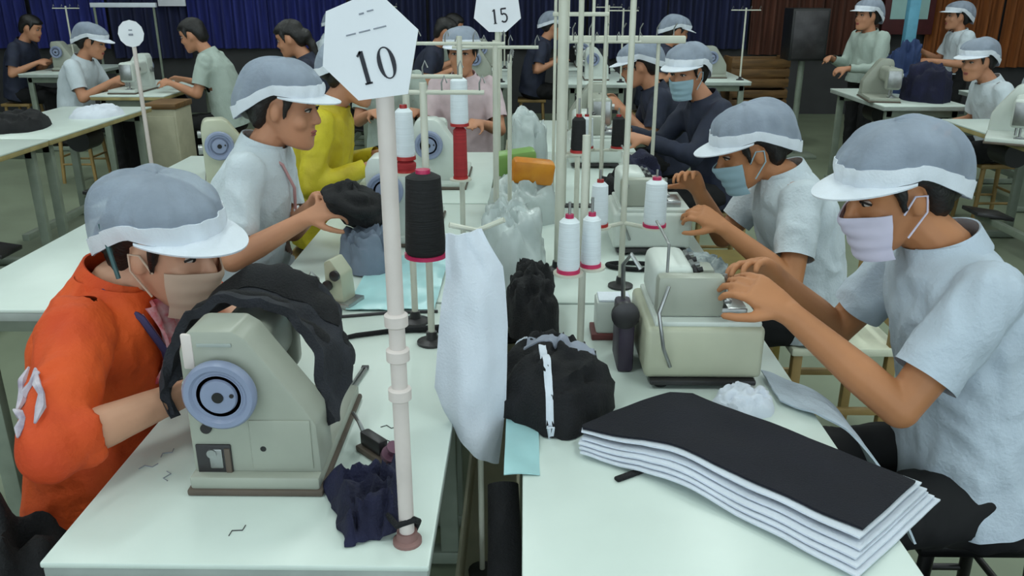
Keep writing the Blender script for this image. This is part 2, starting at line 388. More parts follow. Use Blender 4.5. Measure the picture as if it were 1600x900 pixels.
def make_overlock(loc, rz, label, m=machine2_m, group=None):
    # local: operator at -Y, long body along X, origin at table under body centre
    t = empty('overlock_machine', loc, rz, label, 'sewing machine', group)
    MB().box((0, 0, 0.015), (0.27, 0.22, 0.012), 0.004).build('base_plate', dsteel, t)
    for sx in (-1, 1):
        for sy in (-1, 1): MB().cyl((sx*0.11, sy*0.085, 0), (sx*0.11, sy*0.085, 0.02), 0.014).build('rubber_foot', black_pl, t)
    MB().box((0, 0, 0.078), (0.25, 0.245, 0.115), 0.012, seg=3).build('body', m, t)
    MB().box((0.0, -0.005, 0.140), (0.235, 0.22, 0.012), 0.004).build('work_plate', machine3_m, t)
    MB().box((0.02, 0.06, 0.195), (0.16, 0.085, 0.10), 0.02, seg=3).build('upper_arm', machine3_m, t)
    MB().box((-0.075, 0.03, 0.19), (0.04, 0.14, 0.09), 0.012).build('needle_head', machine_m, t)
    MB().box((-0.045, -0.06, 0.155), (0.09, 0.06, 0.022), 0.004).build('cloth_plate', steel, t)
    MB().box((-0.05, -0.045, 0.183), (0.10, 0.016, 0.010), 0.003).cyl((-0.075, -0.04, 0.175), (-0.075, -0.04, 0.235), 0.005).build('presser_foot', steel, t)
    MB().cyl((-0.075, -0.03, 0.175), (-0.075, -0.03, 0.21), 0.004).build('needle_bar', steel, t)
    hw = MB().lathe([(0.02, 0), (0.05, 0.004), (0.055, 0.012), (0.055, 0.026), (0.045, 0.032), (0.02, 0.034), (0.001, 0.034)], (0.125, 0.03, 0.13), (1, 0, 0), 28).build('handwheel', black_pl, t)
    MB().lathe([(0.012, 0), (0.012, 0.004), (0.001, 0.004)], (0.158, 0.03, 0.13), (1, 0, 0), 16).build('wheel_hub', steel, hw)
    for k in range(4):
        MB().lathe([(0.008, 0), (0.014, 0.004), (0.014, 0.010), (0.006, 0.014), (0.006, 0.024), (0.001, 0.024)], (-0.03+0.035*k, 0.02, 0.225), (0, -1, 0.25), 14).build('tension_dial', steel if k % 2 else dsteel, t)
    MB().tube([(-0.08, 0.08, 0.24), (-0.08, 0.08, 0.30), (-0.03, 0.085, 0.31), (0.06, 0.085, 0.31)], 0.003).build('thread_guide', steel, t)
    MB().box((0.06, -0.02, 0.185), (0.06, 0.05, 0.05), 0.008).build('looper_cover', machine_m, t)
    MB().tube([(-0.128, 0.07, 0.05), (-0.15, 0.09, 0.10), (-0.13, 0.10, 0.17), (-0.11, 0.08, 0.22)], 0.004).build('hose', steel, t)
    return t
# near overlock: its side with the foot of the body faces the aisle
o1 = make_overlock((0.375, 1.70, TZ), R(0), 'cream overlock machine with a plain box body under the masked worker\'s hands')
# stand of thread: pole, arms, tray with cones
def thread_stand(loc, h, tray_z, tray, label, r=0.008, m=polec_m, arms=True, arm_dir=(1, 0), group=None):
    t = empty('thread_stand', loc, 0, label, 'thread stand', group)
    b = loc[2]
    MB().lathe([(0.035, 0), (0.035, 0.006), (r+0.006, 0.012), (r+0.004, 0.03)], (0, 0, 0), n=18).build('base', dsteel, t)
    MB().cyl((0, 0, 0.0), (0, 0, h), r).build('pole', m, t)
    if tray:
        mb = MB()
        for dx, dy in tray: mb.tube([(0, 0, tray_z), (dx, dy, tray_z)], 0.006, 8)
        mb.build('tray_arm', m, t)
        for dx, dy in tray:
            d = MB().lathe([(0.032, 0), (0.032, 0.005), (0.001, 0.005)], (dx, dy, tray_z+0.003), n=18).build('spool_disc', m, t)
            MB().cyl((dx, dy, tray_z), (dx, dy, tray_z+0.16), 0.003).build('spool_pin', steel, d)
    if arms:
        a = Vector((arm_dir[0], arm_dir[1], 0)).normalized()
        mb = MB().tube([tuple(-a*0.13+Vector((0, 0, h-0.02))), tuple(a*0.13+Vector((0, 0, h-0.02)))], 0.005, 8)
        ab = mb.build('guide_arm', m, t)
        for k in range(4):
            p = a*(-0.12+0.08*k)+Vector((0, 0, h-0.02))
            pts = [p+Vector((0, 0.0, 0)), p+Vector((0, -0.004, 0.02)), p+Vector((0.006, -0.004, 0.035)), p+Vector((0.012, -0.004, 0.02))]
            MB().tube(pts, 0.002, 6).build('thread_eyelet', steel, ab)
    return t
def cone(x, y, z, h, r0, r1, m, core, label, group=None):
    t = empty('thread_cone', (x, y, z), 0, label, 'thread cone', group)
    MB().lathe([(r0*0.92, 0.008), (r0, 0.016), (r1, h-0.008), (r1*0.6, h)], n=22).build('thread', m, t)
    MB().lathe([(r0*1.04, 0.0), (r0*1.04, 0.008), (r0*0.5, 0.0085), (r1*0.42, h+0.008), (r1*0.3, h+0.008)], n=22).build('core', core, t)
    return t
bpy.data.objects[o1.name].rotation_euler[2] = R(90)

# ---------------------------------------------------------------- people
HEAD = [(-.118, .086, .045, .020), (-.108, .094, .0, .040), (-.085, .094, -.035, .053), (-.05, .092, -.062, .062), (-.02, .090, -.085, .067),
        (.01, .088, -.097, .070), (.04, .093, -.102, .073), (.07, .089, -.102, .072), (.10, .068, -.085, .060), (.118, .038, -.058, .040), (.127, .0, -.02, .012)]
def head_at(z):
    for a, b in zip(HEAD, HEAD[1:]):
        if a[0] <= z <= b[0]:
            k = (z-a[0])/(b[0]-a[0]); return [a[i]+(b[i]-a[i])*k for i in range(1, 4)]
    return list(HEAD[0][1:]) if z < HEAD[0][0] else list(HEAD[-1][1:])
X3, Y3, Z3 = Vector((1, 0, 0)), Vector((0, 1, 0)), Vector((0, 0, 1))
def add_hand(mb, wr, d, nrm, side, curl=0.5, sc=1.0):
    d = d.normalized(); nrm = (nrm - d*nrm.dot(d)).normalized(); lat = d.cross(nrm)*side   # lat points to the thumb side
    pts = [wr-d*0.01, wr+d*0.03*sc, wr+d*0.065*sc, wr+d*0.085*sc]
    ws = [(.026, .019), (.035, .018), (.041, .015), (.039, .012)]
    mb.loft([sell(p, lat, nrm, a*sc, b*sc, 2.6, 14) for p, (a, b) in zip(pts, ws)])
    for k, (off, ln) in enumerate(((.030, .066), (.0105, .076), (-.0095, .071), (-.029, .056))):
        p = wr+d*(0.080-0.004*abs(k-1.2))*sc+lat*off*sc; ang = R(12)+curl*0.35; q = d+lat*off*2.2
        for s, fr in enumerate((.45, .32, .23)):
            dirv = (q.normalized()*math.cos(ang)+nrm*math.sin(ang)).normalized(); p2 = p+dirv*ln*fr*sc
            mb.cone(p, (.0088-.0008*s)*sc, p2, (.0082-.0009*s)*sc, 10); p = p2; ang += curl*0.95
    p = wr+d*0.022*sc+lat*0.022*sc
    for s, (ln, a1, a2) in enumerate(((.04, .75, .35), (.032, .35, .45), (.024, .1, .5))):
        dirv = (d*0.75+lat*a1+nrm*a2*(0.5+curl)).normalized(); p2 = p+dirv*ln*sc
        mb.cone(p, (.012-.0015*s)*sc, p2, (.0105-.0015*s)*sc, 10); p = p2
def ik(s, w_, a, b, pole):
    d = w_-s; L = min(d.length, (a+b)*0.999); d = d.normalized(); w2 = s+d*L
    x = (a*a-b*b+L*L)/(2*L); h = math.sqrt(max(a*a-x*x, 0)); p = (pole-d*pole.dot(d)).normalized()
    return s+d*x+p*h, w2
def cut_open(me, planes):
    # planes: (centre, outward normal, radius, axis start or None) - opens garment ends cleanly
    b = bmesh.new(); b.from_mesh(me)
    for c, n, r, a0, other in planes:
        g = []
        for f in b.faces:
            q = f.calc_center_median()
            if a0 is None:
                if (q-c).length < r: g.append(f)
            else:
                pr = (q-a0).dot(n); perp = (q-a0-n*pr).length
                if perp < r and (c-a0).length*0.55 < pr < (c-a0).length+.14:
                    if other is not None:
                        d = (a0-other).normalized(); k = max(0, min((a0-other).length, (q-other).dot(d)))
                        if (q-other-d*k).length < perp: continue
                    g.append(f)
        ge = set(); gv = set()
        for f in g: ge.update(f.edges); gv.update(f.verts)
        bmesh.ops.bisect_plane(b, geom=list(gv)+list(ge)+g, plane_co=c, plane_no=n, clear_outer=True)
    b.to_mesh(me); b.free(); return me
def person(loc, rz, label, hip, neck, head, wl, wr, look=(0, 0, 0), shirt=None, sleeve='short', skinm=None, cap='cap', mask=None,
           voxel=0.006, group=None, pole_l=None, pole_r=None, stand=False, curl=(0.7, 0.7), hair_long=False, extras=None, palm=None, fl=0.26, sc=1.0, legs=True, lean_mid=0.03, reach=None, knee=None):
    """joint positions are given in world space; look = (yaw left, pitch down, roll) of the head relative to the body"""
    root = empty('person', loc, rz, label, 'person', group)
    Wm = Matrix.Translation(loc) @ Matrix.Rotation(rz, 4, 'Z'); Wi = Wm.inverted()
    hip, neck, head, wl, wr = [Wi @ Vector(p) for p in (hip, neck, head, wl, wr)]
    spine = (neck-hip); sd = spine.normalized()
    lat0 = Y3.copy(); fr = lat0.cross(sd).normalized()*1.0
    if fr.x < 0: fr = -fr
    def sp(t): return hip + spine*t - fr*lean_mid*math.sin(math.pi*t)*1.0
    # (t, half width, half depth)
    prof = [(-.16, .10, .08), (-.12, .155, .11), (0.0, .168, .118), (.22, .150, .108), (.40, .138, .102), (.60, .148, .108), (.76, .160, .104), (.88, .158, .084), (.95, .115, .066), (1.0, .062, .058)]
    prof = [(a, b*sc, c*sc) for a, b, c in prof]
    sh_l = sp(.89)+lat0*.150*sc; sh_r = sp(.89)-lat0*.150*sc
    pl = Vector(pole_l) if pole_l else Vector((-.35, .45, -1)); pr = Vector(pole_r) if pole_r else Vector((-.35, -.45, -1))
    el_l, wl = ik(sh_l, wl, .265*sc, fl*sc, pl); el_r, wr = ik(sh_r, wr, .265*sc, fl*sc, pr)
    # head frame
    Hm = Euler((R(look[2]), R(look[1]), R(look[0])), 'XYZ').to_matrix()
    Hm = Matrix.Rotation(R(look[0]), 3, 'Z') @ Matrix.Rotation(R(look[1]), 3, 'Y') @ Matrix.Rotation(R(look[2]), 3, 'X')
    def hp(x, y, z): return head + Hm @ Vector((x, y, z))
    hx, hy, hz = Hm @ X3, Hm @ Y3, Hm @ Z3
    # ---- body
    mb = MB()
    mb.loft([sell(sp(t), lat0, fr, a, b) for t, a, b in prof])
    mb.loft([sell(hp((f+bk)/2, 0, z), hy, hx, hw, (f-bk)/2, 2.25, 24) for z, f, bk, hw in HEAD])
    mb.cone(hp(-.022, 0, -.05), .050*sc, sp(.97), .056*sc)
    mb.cone(hp(.086, 0, .018), .007, hp(.104, 0, -.022), .0115, 10).ell(hp(.098, .010, -.027), (.008,)*3).ell(hp(.098, -.010, -.027), (.008,)*3)
    mb.ell(hp(.086, 0, -.062), (.013, .025, .013), Hm).ell(hp(.082, 0, -.098), (.016, .02, .014), Hm)
    for s in (-1, 1):
        mb.ell(hp(-.006, s*.073, -.008), (.017, .010, .030), Hm)
        mb.ell(hp(.060, s*.040, -.030), (.026, .022, .026), Hm)
    for S_, E_, W_, sg, cu, pk in ((sh_l, el_l, wl, 1, curl[0], 0), (sh_r, el_r, wr, -1, curl[1], 1)):
        mb.cone(S_, .052*sc, S_.lerp(E_, .5), .044*sc).cone(S_.lerp(E_, .5), .044*sc, E_, .036*sc)
        mb.cone(E_, .037*sc, E_.lerp(W_, .35), .037*sc).cone(E_.lerp(W_, .35), .037*sc, W_, .024*sc)
        hd = (W_-E_).normalized(); hd = (hd+Vector((0, 0, -.12))).normalized()
        nr = Vector(palm[pk]) if palm and palm[pk] else Vector((0, -sg*0.55, -1))
        add_hand(mb, W_, hd, nr, sg*1.0, cu, sc)
    kn, an = [], []
    for s in (-1, 1):
        hj = sp(-.02)+lat0*s*.085*sc
        if stand: k = hj+Vector((.02, 0, -.40)); a = Vector((k.x-.02, k.y, .08))
        else:
            k = hj+Vector((.36, s*.04, -.03)); a = Vector((k.x+.02, k.y, .09))
            if knee: k = Wi @ Vector(knee[0 if s > 0 else 1]); a = Vector((k.x-.02, k.y, .09))
        mb.cone(hj, .080*sc, k, .052*sc).cone(k, .050*sc, k.lerp(a, .35), .050*sc).cone(k.lerp(a, .35), .050*sc, a, .034*sc)
        mb.cone(a+Vector((0, 0, -.03)), .034, a+Vector((.13, 0, -.055)), .026); kn.append((hj, k)); an.append(a)
    me = remesh(mb.mesh('body'), voxel, 3, 0.45)
    Hi = Hm.inverted()
    for v in me.vertices:      # eye sockets, mouth line
        q = Hi @ (v.co-head)
        if q.x > .05 and -.12 < q.z < .06:
            dd = 0.0
            for s in (-1, 1):
                dd -= .0075*math.exp(-(((q.y-s*.032)/.017)**2+((q.z-.012)/.012)**2))
                dd += .003*math.exp(-(((q.y-s*.032)/.022)**2+((q.z-.036)/.008)**2))
            dd -= .0035*math.exp(-((q.y/.022)**2+((q.z+.062)/.0035)**2))
            v.co += hx*dd
    link('body', me, skinm or skin, root, True, 180)
    # ---- face
    for s in (-1, 1):
        e = MB().ell(hp(.0800, s*.032, .011), (.008, .0135, .0065), Hm).build('eye', eyew, root)
        MB().ell(hp(.0845, s*.031, .0105), (.005, .006, .006), Hm).tube([hp(.083, s*.017, .010), hp(.0895, s*.026, .0165), hp(.0885, s*.036, .0165), hp(.078, s*.048, .010)], .0024, 6).build('iris_and_lash', lash, e)
        MB().tube([hp(.091, s*.014, .030), hp(.092, s*.028, .037), hp(.082, s*.046, .033)], [.003, .0038, .002], 6).build('eyebrow', lash, root)
    if not mask:
        MB().ell(hp(.0935, 0, -.057), (.0065, .021, .0045), Hm).ell(hp(.0925, 0, -.0665), (.0065, .018, .0050), Hm).build('lips', lip_m, root)
    # ---- hair
    H2 = [(-.075, -.05, -.090, .045), (-.05, -.035, -.108, .066), (-.01, -.020, -.112, .079), (.02, .004, -.114, .081), (.04, .048, -.114, .082), (.055, .086, -.114, .082), (.075, .101, -.113, .081), (.10, .083, -.10, .070), (.122, .050, -.072, .050), (.136, .0, -.03, .014)]
    hb = MB().loft([sell(hp((f+bk)/2, 0, z), hy, hx, hw, (f-bk)/2, 2.3, 26) for z, f, bk, hw in H2])
    if cap == 'cap' or hair_long: hb.ell(hp(-.115, 0, -.01), (.042, .050, .050), Hm)
    for s in (-1, 1): hb.tube([hp(.035, s*.072, .05), hp(.028, s*.0755, .01), hp(.024, s*.073, -.025)], [.016, .011, .004], 8)
    if hair_long: hb.tube([hp(-.11, 0, -.02), hp(-.135, 0, -.08), hp(-.13, 0, -.16), hp(-.12, 0, -.24)], [.035, .032, .028, .01], 10)
    hm = remesh(hb.mesh('hair'), max(voxel, .007), 2); wrinkle(hm, .004, 40, (1, 1, .4))
    link('hair', hm, hair_m, root, True, 180)
    # ---- cap
    if cap == 'cap':
        def csurf(th, ph, off=0.0):
            back = max(0.0, -math.cos(th)); rx = .107+.054*back; ry = .100; zz = .050-.118*back**1.4
            bulge = 1+.13*math.sin(min(ph*2, math.pi)); c_, s_ = max(0.0, math.cos(ph))**0.75, math.sin(ph)
            fold = noise.noise(Vector((math.cos(th)*1.6+loc[0]*3, math.sin(th)*1.6, ph*1.5+loc[1])))
            pl_ = 1+.034*math.sin(th*15+2.5*fold)*max(0.0, math.cos(ph))**.6*min(1, ph*4+.2)+.085*fold*min(1, ph*2.5) + off/.1
            x = rx*math.cos(th)*c_*bulge*pl_ - .020*s_; y = ry*math.sin(th)*c_*bulge*pl_
            return hp(x, y, zz+(.148-zz)*s_*(1+.05*fold))
        nu, nv = 64, 18; b = bmesh.new(); rows = [[b.verts.new(csurf(2*math.pi*i/nu, (j/nv)*math.pi/2)) for i in range(nu)] for j in range(nv+1)]
        for j in range(nv):
            for i in range(nu):
                b.faces.new((rows[j][i], rows[j][(i+1) % nu], rows[j+1][(i+1) % nu], rows[j+1][i]))
        b.faces.new(rows[nv]); bmesh.ops.remove_doubles(b, verts=b.verts, dist=.0004)
        bmesh.ops.recalc_face_normals(b, faces=b.faces[:])
        cm = bpy.data.meshes.new('cap'); b.to_mesh(cm); b.free()
        co = link('cap', cm, capnet, root, True, 180)
        def bfn(u, v):
            th = (u-.5)*2*math.pi
            return csurf(th, v*(.30+.14*math.cos(th)), .0025)
        sheet('cap_band', bfn, 64, 5, .003, capwhite, co)
        def vfn(u, v):
            th = (u-.5)*R(170); k = max(0, math.cos(th*.95)); ext = .052*v*(.15+.85*k)
            return hp((.108+ext)*math.cos(th)+ext*.15, .100*math.sin(th)+ext*.3*math.sin(th), .054-.010*v*k-.010*(math.sin(th)**2))
        sheet('cap_brim', vfn, 30, 8, .004, capwhite, co)
    # ---- mask
    if mask:
        def mfn(u, v):
            z = -.120+v*.106; th = (u-.5)*R(140); f, bk, hw = head_at(max(z, -.108))
            bump = .024*math.exp(-(th/.42)**2)*math.exp(-((z+.024)/.034)**2)
            pleat = .0018*math.sin(v*math.pi*7)*math.cos(th); tuck = .010*(1-v)**4
            x = (f+.009+bump+pleat)*math.cos(th*.86)-tuck; y = (max(hw, .050)+.008)*math.sin(th)*(1.02+.06*math.sin(v*math.pi))
            return hp(x+.003, y, z)
        mo = sheet('face_mask', mfn, 34, 18, .003, mask, root)
        for s in (-1, 1):
            MB().tube([hp(.028, s*.074, -.022), hp(.005, s*.082, .012), hp(-.022, s*.080, .005), hp(-.020, s*.078, -.03), hp(.022, s*.070, -.075)], .0022, 6).build('ear_loop', mask, mo)
    # ---- shirt
    sb = MB(); loose = .020
    sprof = [(-.15, .182, .132), (-.10, .182, .132), (0.0, .176, .128), (.22, .163, .122), (.40, .156, .118), (.60, .160, .120), (.76, .170, .114), (.88, .166, .094), (.955, .112, .074), (1.0, .072, .068), (1.05, .066, .062)]
    sb.loft([sell(sp(t), lat0, fr, a*sc+.008, b*sc+.010) for t, a, b in sprof])
    planes = [(sp(1.01), sd, .13, None, None)]
    for S_, E_, W_ in ((sh_l, el_l, wl), (sh_r, el_r, wr)):
        if sleeve == 'short':
            c1 = S_.lerp(E_, .80); sb.cone(S_, .064*sc, S_.lerp(E_, .5), .062*sc).cone(S_.lerp(E_, .5), .062*sc, c1, .060*sc)
            planes.append((S_.lerp(E_, .72), (E_-S_).normalized(), .085*sc, S_, None))
        elif sleeve == 'elbow':
            c1 = E_.lerp(W_, .28); sb.cone(S_, .068*sc, S_.lerp(E_, .5), .060*sc).cone(S_.lerp(E_, .5), .060*sc, E_, .054*sc).cyl(E_, c1, .054*sc, .049*sc)
        else:
            c1 = E_.lerp(W_, .97); sb.cone(S_, .068*sc, S_.lerp(E_, .5), .060*sc).cone(S_.lerp(E_, .5), .060*sc, E_, .052*sc).cone(E_, .052*sc, c1, .036*sc)
            planes.append((E_.lerp(W_, .92), (W_-E_).normalized(), .06, E_, S_))
    planes.append((sp(-.11), -sd, .40, None, None))
    sm = remesh(sb.mesh('shirt'), max(voxel*1.15, .007), 5, 0.5)
    wrinkle(sm, .011 if voxel < .008 else .009, 9, (1, 1.2, .8), seed=loc[0]+loc[1])
    sm = cut_open(sm, planes)
    so = link({'short': 'shirt', 'elbow': 'jacket', 'long': 'jacket'}[sleeve], sm, shirt or shirt_w, root, True, 180)
    def cfn(u, v):
        th = (u-.5)*R(316); r = .070*sc+v*.020
        return sp(.99)+(-fr*math.cos(th)+lat0*math.sin(th))*r + sd*(.026*(1-v)-.020*v + .014*math.cos(th))
    sheet('collar', cfn, 30, 4, .004, shirt or shirt_w, so)
    # ---- trousers, shoes
    tb = MB().loft([sell(sp(t), lat0, fr, a*sc+.006, b*sc+.006) for t, a, b in ((-.19, .10, .09), (-.15, .158, .112), (-.04, .162, .110), (.03, .150, .100))])
    for (hj, k), a in zip(kn, an): tb.cone(hj, .090*sc, k, .064*sc).cone(k, .064*sc, a+Vector((0, 0, .0)), .058*sc)
    tm = remesh(tb.mesh('trousers'), .012, 4); wrinkle(tm, .010, 10, seed=loc[1]); link('trousers', tm, trouser_m, root, True, 180)
    for a in an:
        x0 = a+Vector((-.04, 0, 0))
        MB().loft([sell(Vector((x0.x+dx, x0.y, hh/2)), Y3, Z3, w_, hh/2, 3, 14) for dx, w_, hh in ((-.03, .025, .06), (-.01, .038, .09), (.06, .040, .09), (.13, .046, .06), (.18, .042, .05), (.205, .02, .03))]).build('shoe', shoe_m, root)
    if extras: extras(root, hp, sp, lat0, fr, sd, so, (sh_l, el_l, wl, sh_r, el_r, wr))
    return root

def ex_orange(root, hp, sp, lat, fr, sd, so, J):
    sh_l, el_l, wl, sh_r, el_r, wr = J
    # purple lanyard round the neck, pink scarf at the chest, grey print on the near sleeve
    pts = [sp(.99)-fr*.07, sp(1.0)-lat*.075, sp(.93)-lat*.085+fr*.085, sp(.80)-lat*.07+fr*.135, sp(.66)-lat*.03+fr*.142]
    MB().tube(pts, .007, 8).build('lanyard', lany_m, root)
    MB().tube([p+lat*.012-fr*.006 for p in pts[1:]], .006, 8).build('lanyard', lany_p, root)
    sheet('scarf', lambda u, v: sp(.97-.34*v)+fr*(.085+.055*math.sin(v*2.2)+.008*math.sin(u*19+v*5))+lat*((u-.5)*.16*(1-.3*v)), 20, 16, .006, scarf_m, root)
    d = (el_r-sh_r); n = Vector((0, -1, 0)); side = d.normalized().cross(n).normalized(); n = side.cross(d.normalized()).normalized()
    n = n if n.y < 0 else -n
    for k, (a, b, s0, s1) in enumerate(((.45, .80, .018, .03), (.55, .98, -.012, -.03), (.78, 1.02, .02, .0), (.5, .72, .0, .012))):
        pts = [sh_r+d*(a+(b-a)*t)+n*(.0615-.006*t)+side*(s0+(s1-s0)*t+.008*math.sin(t*6+k)) for t in (0, .25, .5, .75, 1)]
        MB().tube(pts, [.002, .007, .005, .008, .002], 6).build('sleeve_print', print_m, so)
    # pen tucked behind the ear
    MB().tube([hp(-.075, -.088, .055), hp(-.035, -.092, -.045)], .0045, 8).build('pen', mat('pen_teal', (60, 96, 100), 0.4), root)
def ex_lanyard(root, hp, sp, lat, fr, sd, so, J):
    pts = [sp(1.0)-lat*.07, sp(.93)-lat*.07+fr*.085, sp(.80)-lat*.05+fr*.132, sp(.62)-lat*.01+fr*.142]
    MB().tube(pts, .005, 8).build('lanyard', lany_p, root)
    MB().box(tuple(sp(.60)+fr*.146), (.006, .05, .07), .002).build('badge', paper, root)
person((-.87, 1.52, 0), 0, 'worker in an orange jacket and white cap bent over a machine', (-.905, 1.54, .53), (-.800, 1.55, 1.005), (-.695, 1.545, 1.075), (-.625, 1.68, .850), (-.610, 1.375, .850),
       look=(-18, 12, 4), shirt=shirt_o, sleeve='elbow', skinm=skin_l, mask=mask_t, voxel=.0045, pole_r=(-.15, -.9, -.22), pole_l=(-.5, .9, -.12), curl=(.3, .3), extras=ex_orange, lean_mid=.02)
person((-.90, 2.60, 0), 0, 'worker in a white shirt and cap holding up black cloth', (-.90, 2.60, .54), (-.815, 2.60, 1.085), (-.735, 2.60, 1.20), (-.635, 2.475, .930), (-.635, 2.34, .915),
       look=(-8, 10, 0), shirt=shirt_w, sleeve='short', skinm=skin, voxel=.005, pole_r=(-.8, -.3, -1), extras=ex_lanyard)
person((.98, 1.66, 0), R(180), 'worker in a pale blue shirt and lavender mask guiding cloth at an overlock machine', (.985, 1.62, .53), (.88, 1.69, 1.045), (.765, 1.70, 1.150), (.528, 1.545, .942), (.575, 1.80, .928),
       look=(12, 16, 0), shirt=shirt_b, sleeve='short', skinm=skin_f, mask=mask_w, voxel=.0045, pole_l=(-.1, .35, -1), fl=.27, curl=(.55, .5), sc=1.05)
person((.96, 2.66, 0), R(180), 'worker in a white shirt and pale blue mask leaning over the second overlock', (.95, 2.68, .52), (.835, 2.67, .985), (.715, 2.66, 1.06), (.605, 2.44, .865), (.575, 2.71, .922),
       look=(8, 20, 0), shirt=shirt_w, sleeve='short', skinm=skin_f, mask=mask_b, voxel=.005, pole_l=(-.4, .5, -1))
for nm, x, y in (('wooden stool under the worker in orange', -.90, 1.54), ('wooden stool under the worker holding up black cloth', -.92, 2.60)):
    make_stool(x, y, .43, nm)
make_stool(1.0, 1.64, .43, 'dark steel stool under the worker in the lavender mask', m=dsteel, seat_m=black_pl)

# ---------------------------------------------------------------- sign poles
def make_chair(x, y, rz, label, m=stool_m, sm=None, back_z=.70):
    t = empty('chair', (x, y, 0), rz, label, 'chair')     # local +X is the front
    MB().box((0, 0, .425), (.36, .36, .03), .008).build('seat', sm or m, t)
    for sx in (-1, 1):
        for sy in (-1, 1):
            top = .412 if sx > 0 else back_z
            MB().box((sx*.155, sy*.155, top/2), (.032, .032, top), .004).build('leg', m, t)
    for k in range(2): MB().box((-.155, 0, back_z-.04-.10*k), (.018, .29, .05), .004).build('back_slat', m, t)
    for sy in (-1, 1): MB().box((0, sy*.155, .2), (.29, .018, .025), .003).build('stretcher', m, t)
    return t
def digit(mb, ch, cx, cz, h, y, M):
    w_ = h*.5; th = h*.085
    def pt(a, b): q = M @ Vector((cx+a, 0, cz+b)); return Vector((q.x, y, q.z))
    def bar(p, q, r):
        p, q = Vector(p), Vector(q); d = (q-p).normalized(); n = Vector((-d.y, d.x))*r
        vs = [pt(*(p+n)), pt(*(q+n)), pt(*(q-n)), pt(*(p-n))]
        a = [mb.bm.verts.new(v) for v in vs]; b = [mb.bm.verts.new(v+Vector((0, -.0006, 0))) for v in vs]
        mb.bm.faces.new(b)
        for i in range(4): mb.bm.faces.new((a[i], a[(i+1) % 4], b[(i+1) % 4], b[i]))
    if ch == '1':
        bar((0, -h/2), (0, h/2), th*.8); bar((-h*.14, h*.36), (0, h*.5), th*.4); bar((-h*.12, -h/2), (h*.12, -h/2), th*.35)
    elif ch == '0':
        n = 28; ri = []
        for k in range(n):
            t = 2*math.pi*k/n; c, s_ = math.cos(t), math.sin(t); tk = th*(.35+1.3*abs(c))
            ri.append(((h*.29*c, h*.5*s_), ((h*.29-tk)*c, (h*.5-th*.5)*s_)))
        for k in range(n):
            (o1_, i1), (o2, i2) = ri[k], ri[(k+1) % n]
            mb.bm.faces.new([mb.bm.verts.new(pt(*p)+Vector((0, -.0006, 0))) for p in (o1_, o2, i2, i1)])
    elif ch == '5':
        bar((-w_*.35, h*.48), (w_*.4, h*.48), th*.7); bar((-w_*.35, h*.5), (-w_*.35, h*.08), th*.6)
        prev = None
        for k in range(11):
            t = R(130-k*27); p = (-w_*.02+w_*.46*math.cos(t), -h*.16+h*.3*math.sin(t))
            if prev: bar(prev, p, th*.7)
            prev = p
def signpost(loc, h, r, poly, cz, label, txt, th, tx, tilt, lines=(), m=pole_m, collars=(), rnd=False):
    t = empty('signpost', loc, 0, label, 'signpost')
    fl = MB().lathe([(.022, 0), (.022, .005), (r+.005, .008), (r+.004, .02)], n=20).build('base_flange', mat('flange_rust', (140, 104, 100), .6), t)
    MB().cyl((0, 0, 0), (0, 0, h), r, n=18).build('pole', m, t)
    for c in collars: MB().lathe([(r+.001, 0), (r+.005, .003), (r+.005, .018), (r+.001, .021)], (0, 0, c), n=18).build('collar', m, t)
    y = -r-.004
    sg = MB().prism([(p[0], p[1]+cz) for p in poly], y, y+.004, 'Y').build('sign_board', paper, t, False)
    MB().box((0, -r*.4, cz), (r*2.2, r*1.3, .03), .002).build('sign_clip', dsteel, t)
    M = Matrix.Translation((0, 0, cz)) @ Matrix.Rotation(tilt, 4, 'Y')
    for ch, (a, b) in zip(txt, tx):
        mb = MB(); digit(mb, ch, a, b, th, y-.0004, M); me = bpy.data.meshes.new('numeral'); mb.bm.to_mesh(me); mb.bm.free(); link('numeral', me, ink, sg, False)
    for a0, a1, b, tk in lines:
        q0, q1 = M @ Vector((a0, 0, b)), M @ Vector((a1, 0, b))
        MB().tube([(q0.x, y, q0.z), (q1.x, y, q1.z)], tk, 6).build('print_line', ink_l, sg)
    return t
poly10 = [(-.0625, .041), (-.002, .065), (.0465, .020), (.031, -.055), (-.030, -.063), (-.071, -.022)]
signpost((-.1735, 1.052, TZ), .755, .0115, poly10, .722, 'white six sided paper sign numbered ten on a pinkish pole', '10', .0385, ((-.0248, -.0184), (.0028, -.0191)), -R(13),
         lines=((-.014, -.008, .042, .0012), (-.004, .004, .043, .0010), (-.036, -.024, .022, .0010), (-.020, -.006, .022, .0010), (-.002, .014, .022, .0010)), collars=(.30, .352, .24))
poly15 = [(.092*math.cos(R(90+a)), .080*math.sin(R(90+a))) for a in (0, 55, 110, 160, 200, 250, 305)]
signpost((-.100, 3.22, .37), 1.12, .010, poly15, 1.10, 'white paper sign numbered fifteen on a cream pole above the tables', '15', .05, ((-.012, -.02), (.022, -.02)), -R(6), m=polec_m)
polyr = [(.075*math.cos(R(a)), .075*math.sin(R(a))) for a in range(0, 360, 30)]
signpost((-2.25, 4.95, 0), 1.36, .012, polyr, 1.30, 'small rounded white sign on a slim post in the left aisle', '', .05, (), 0, lines=((-.012, .012, -.005, .006), (-.01, .01, .02, .004)), m=pole_m, rnd=True)

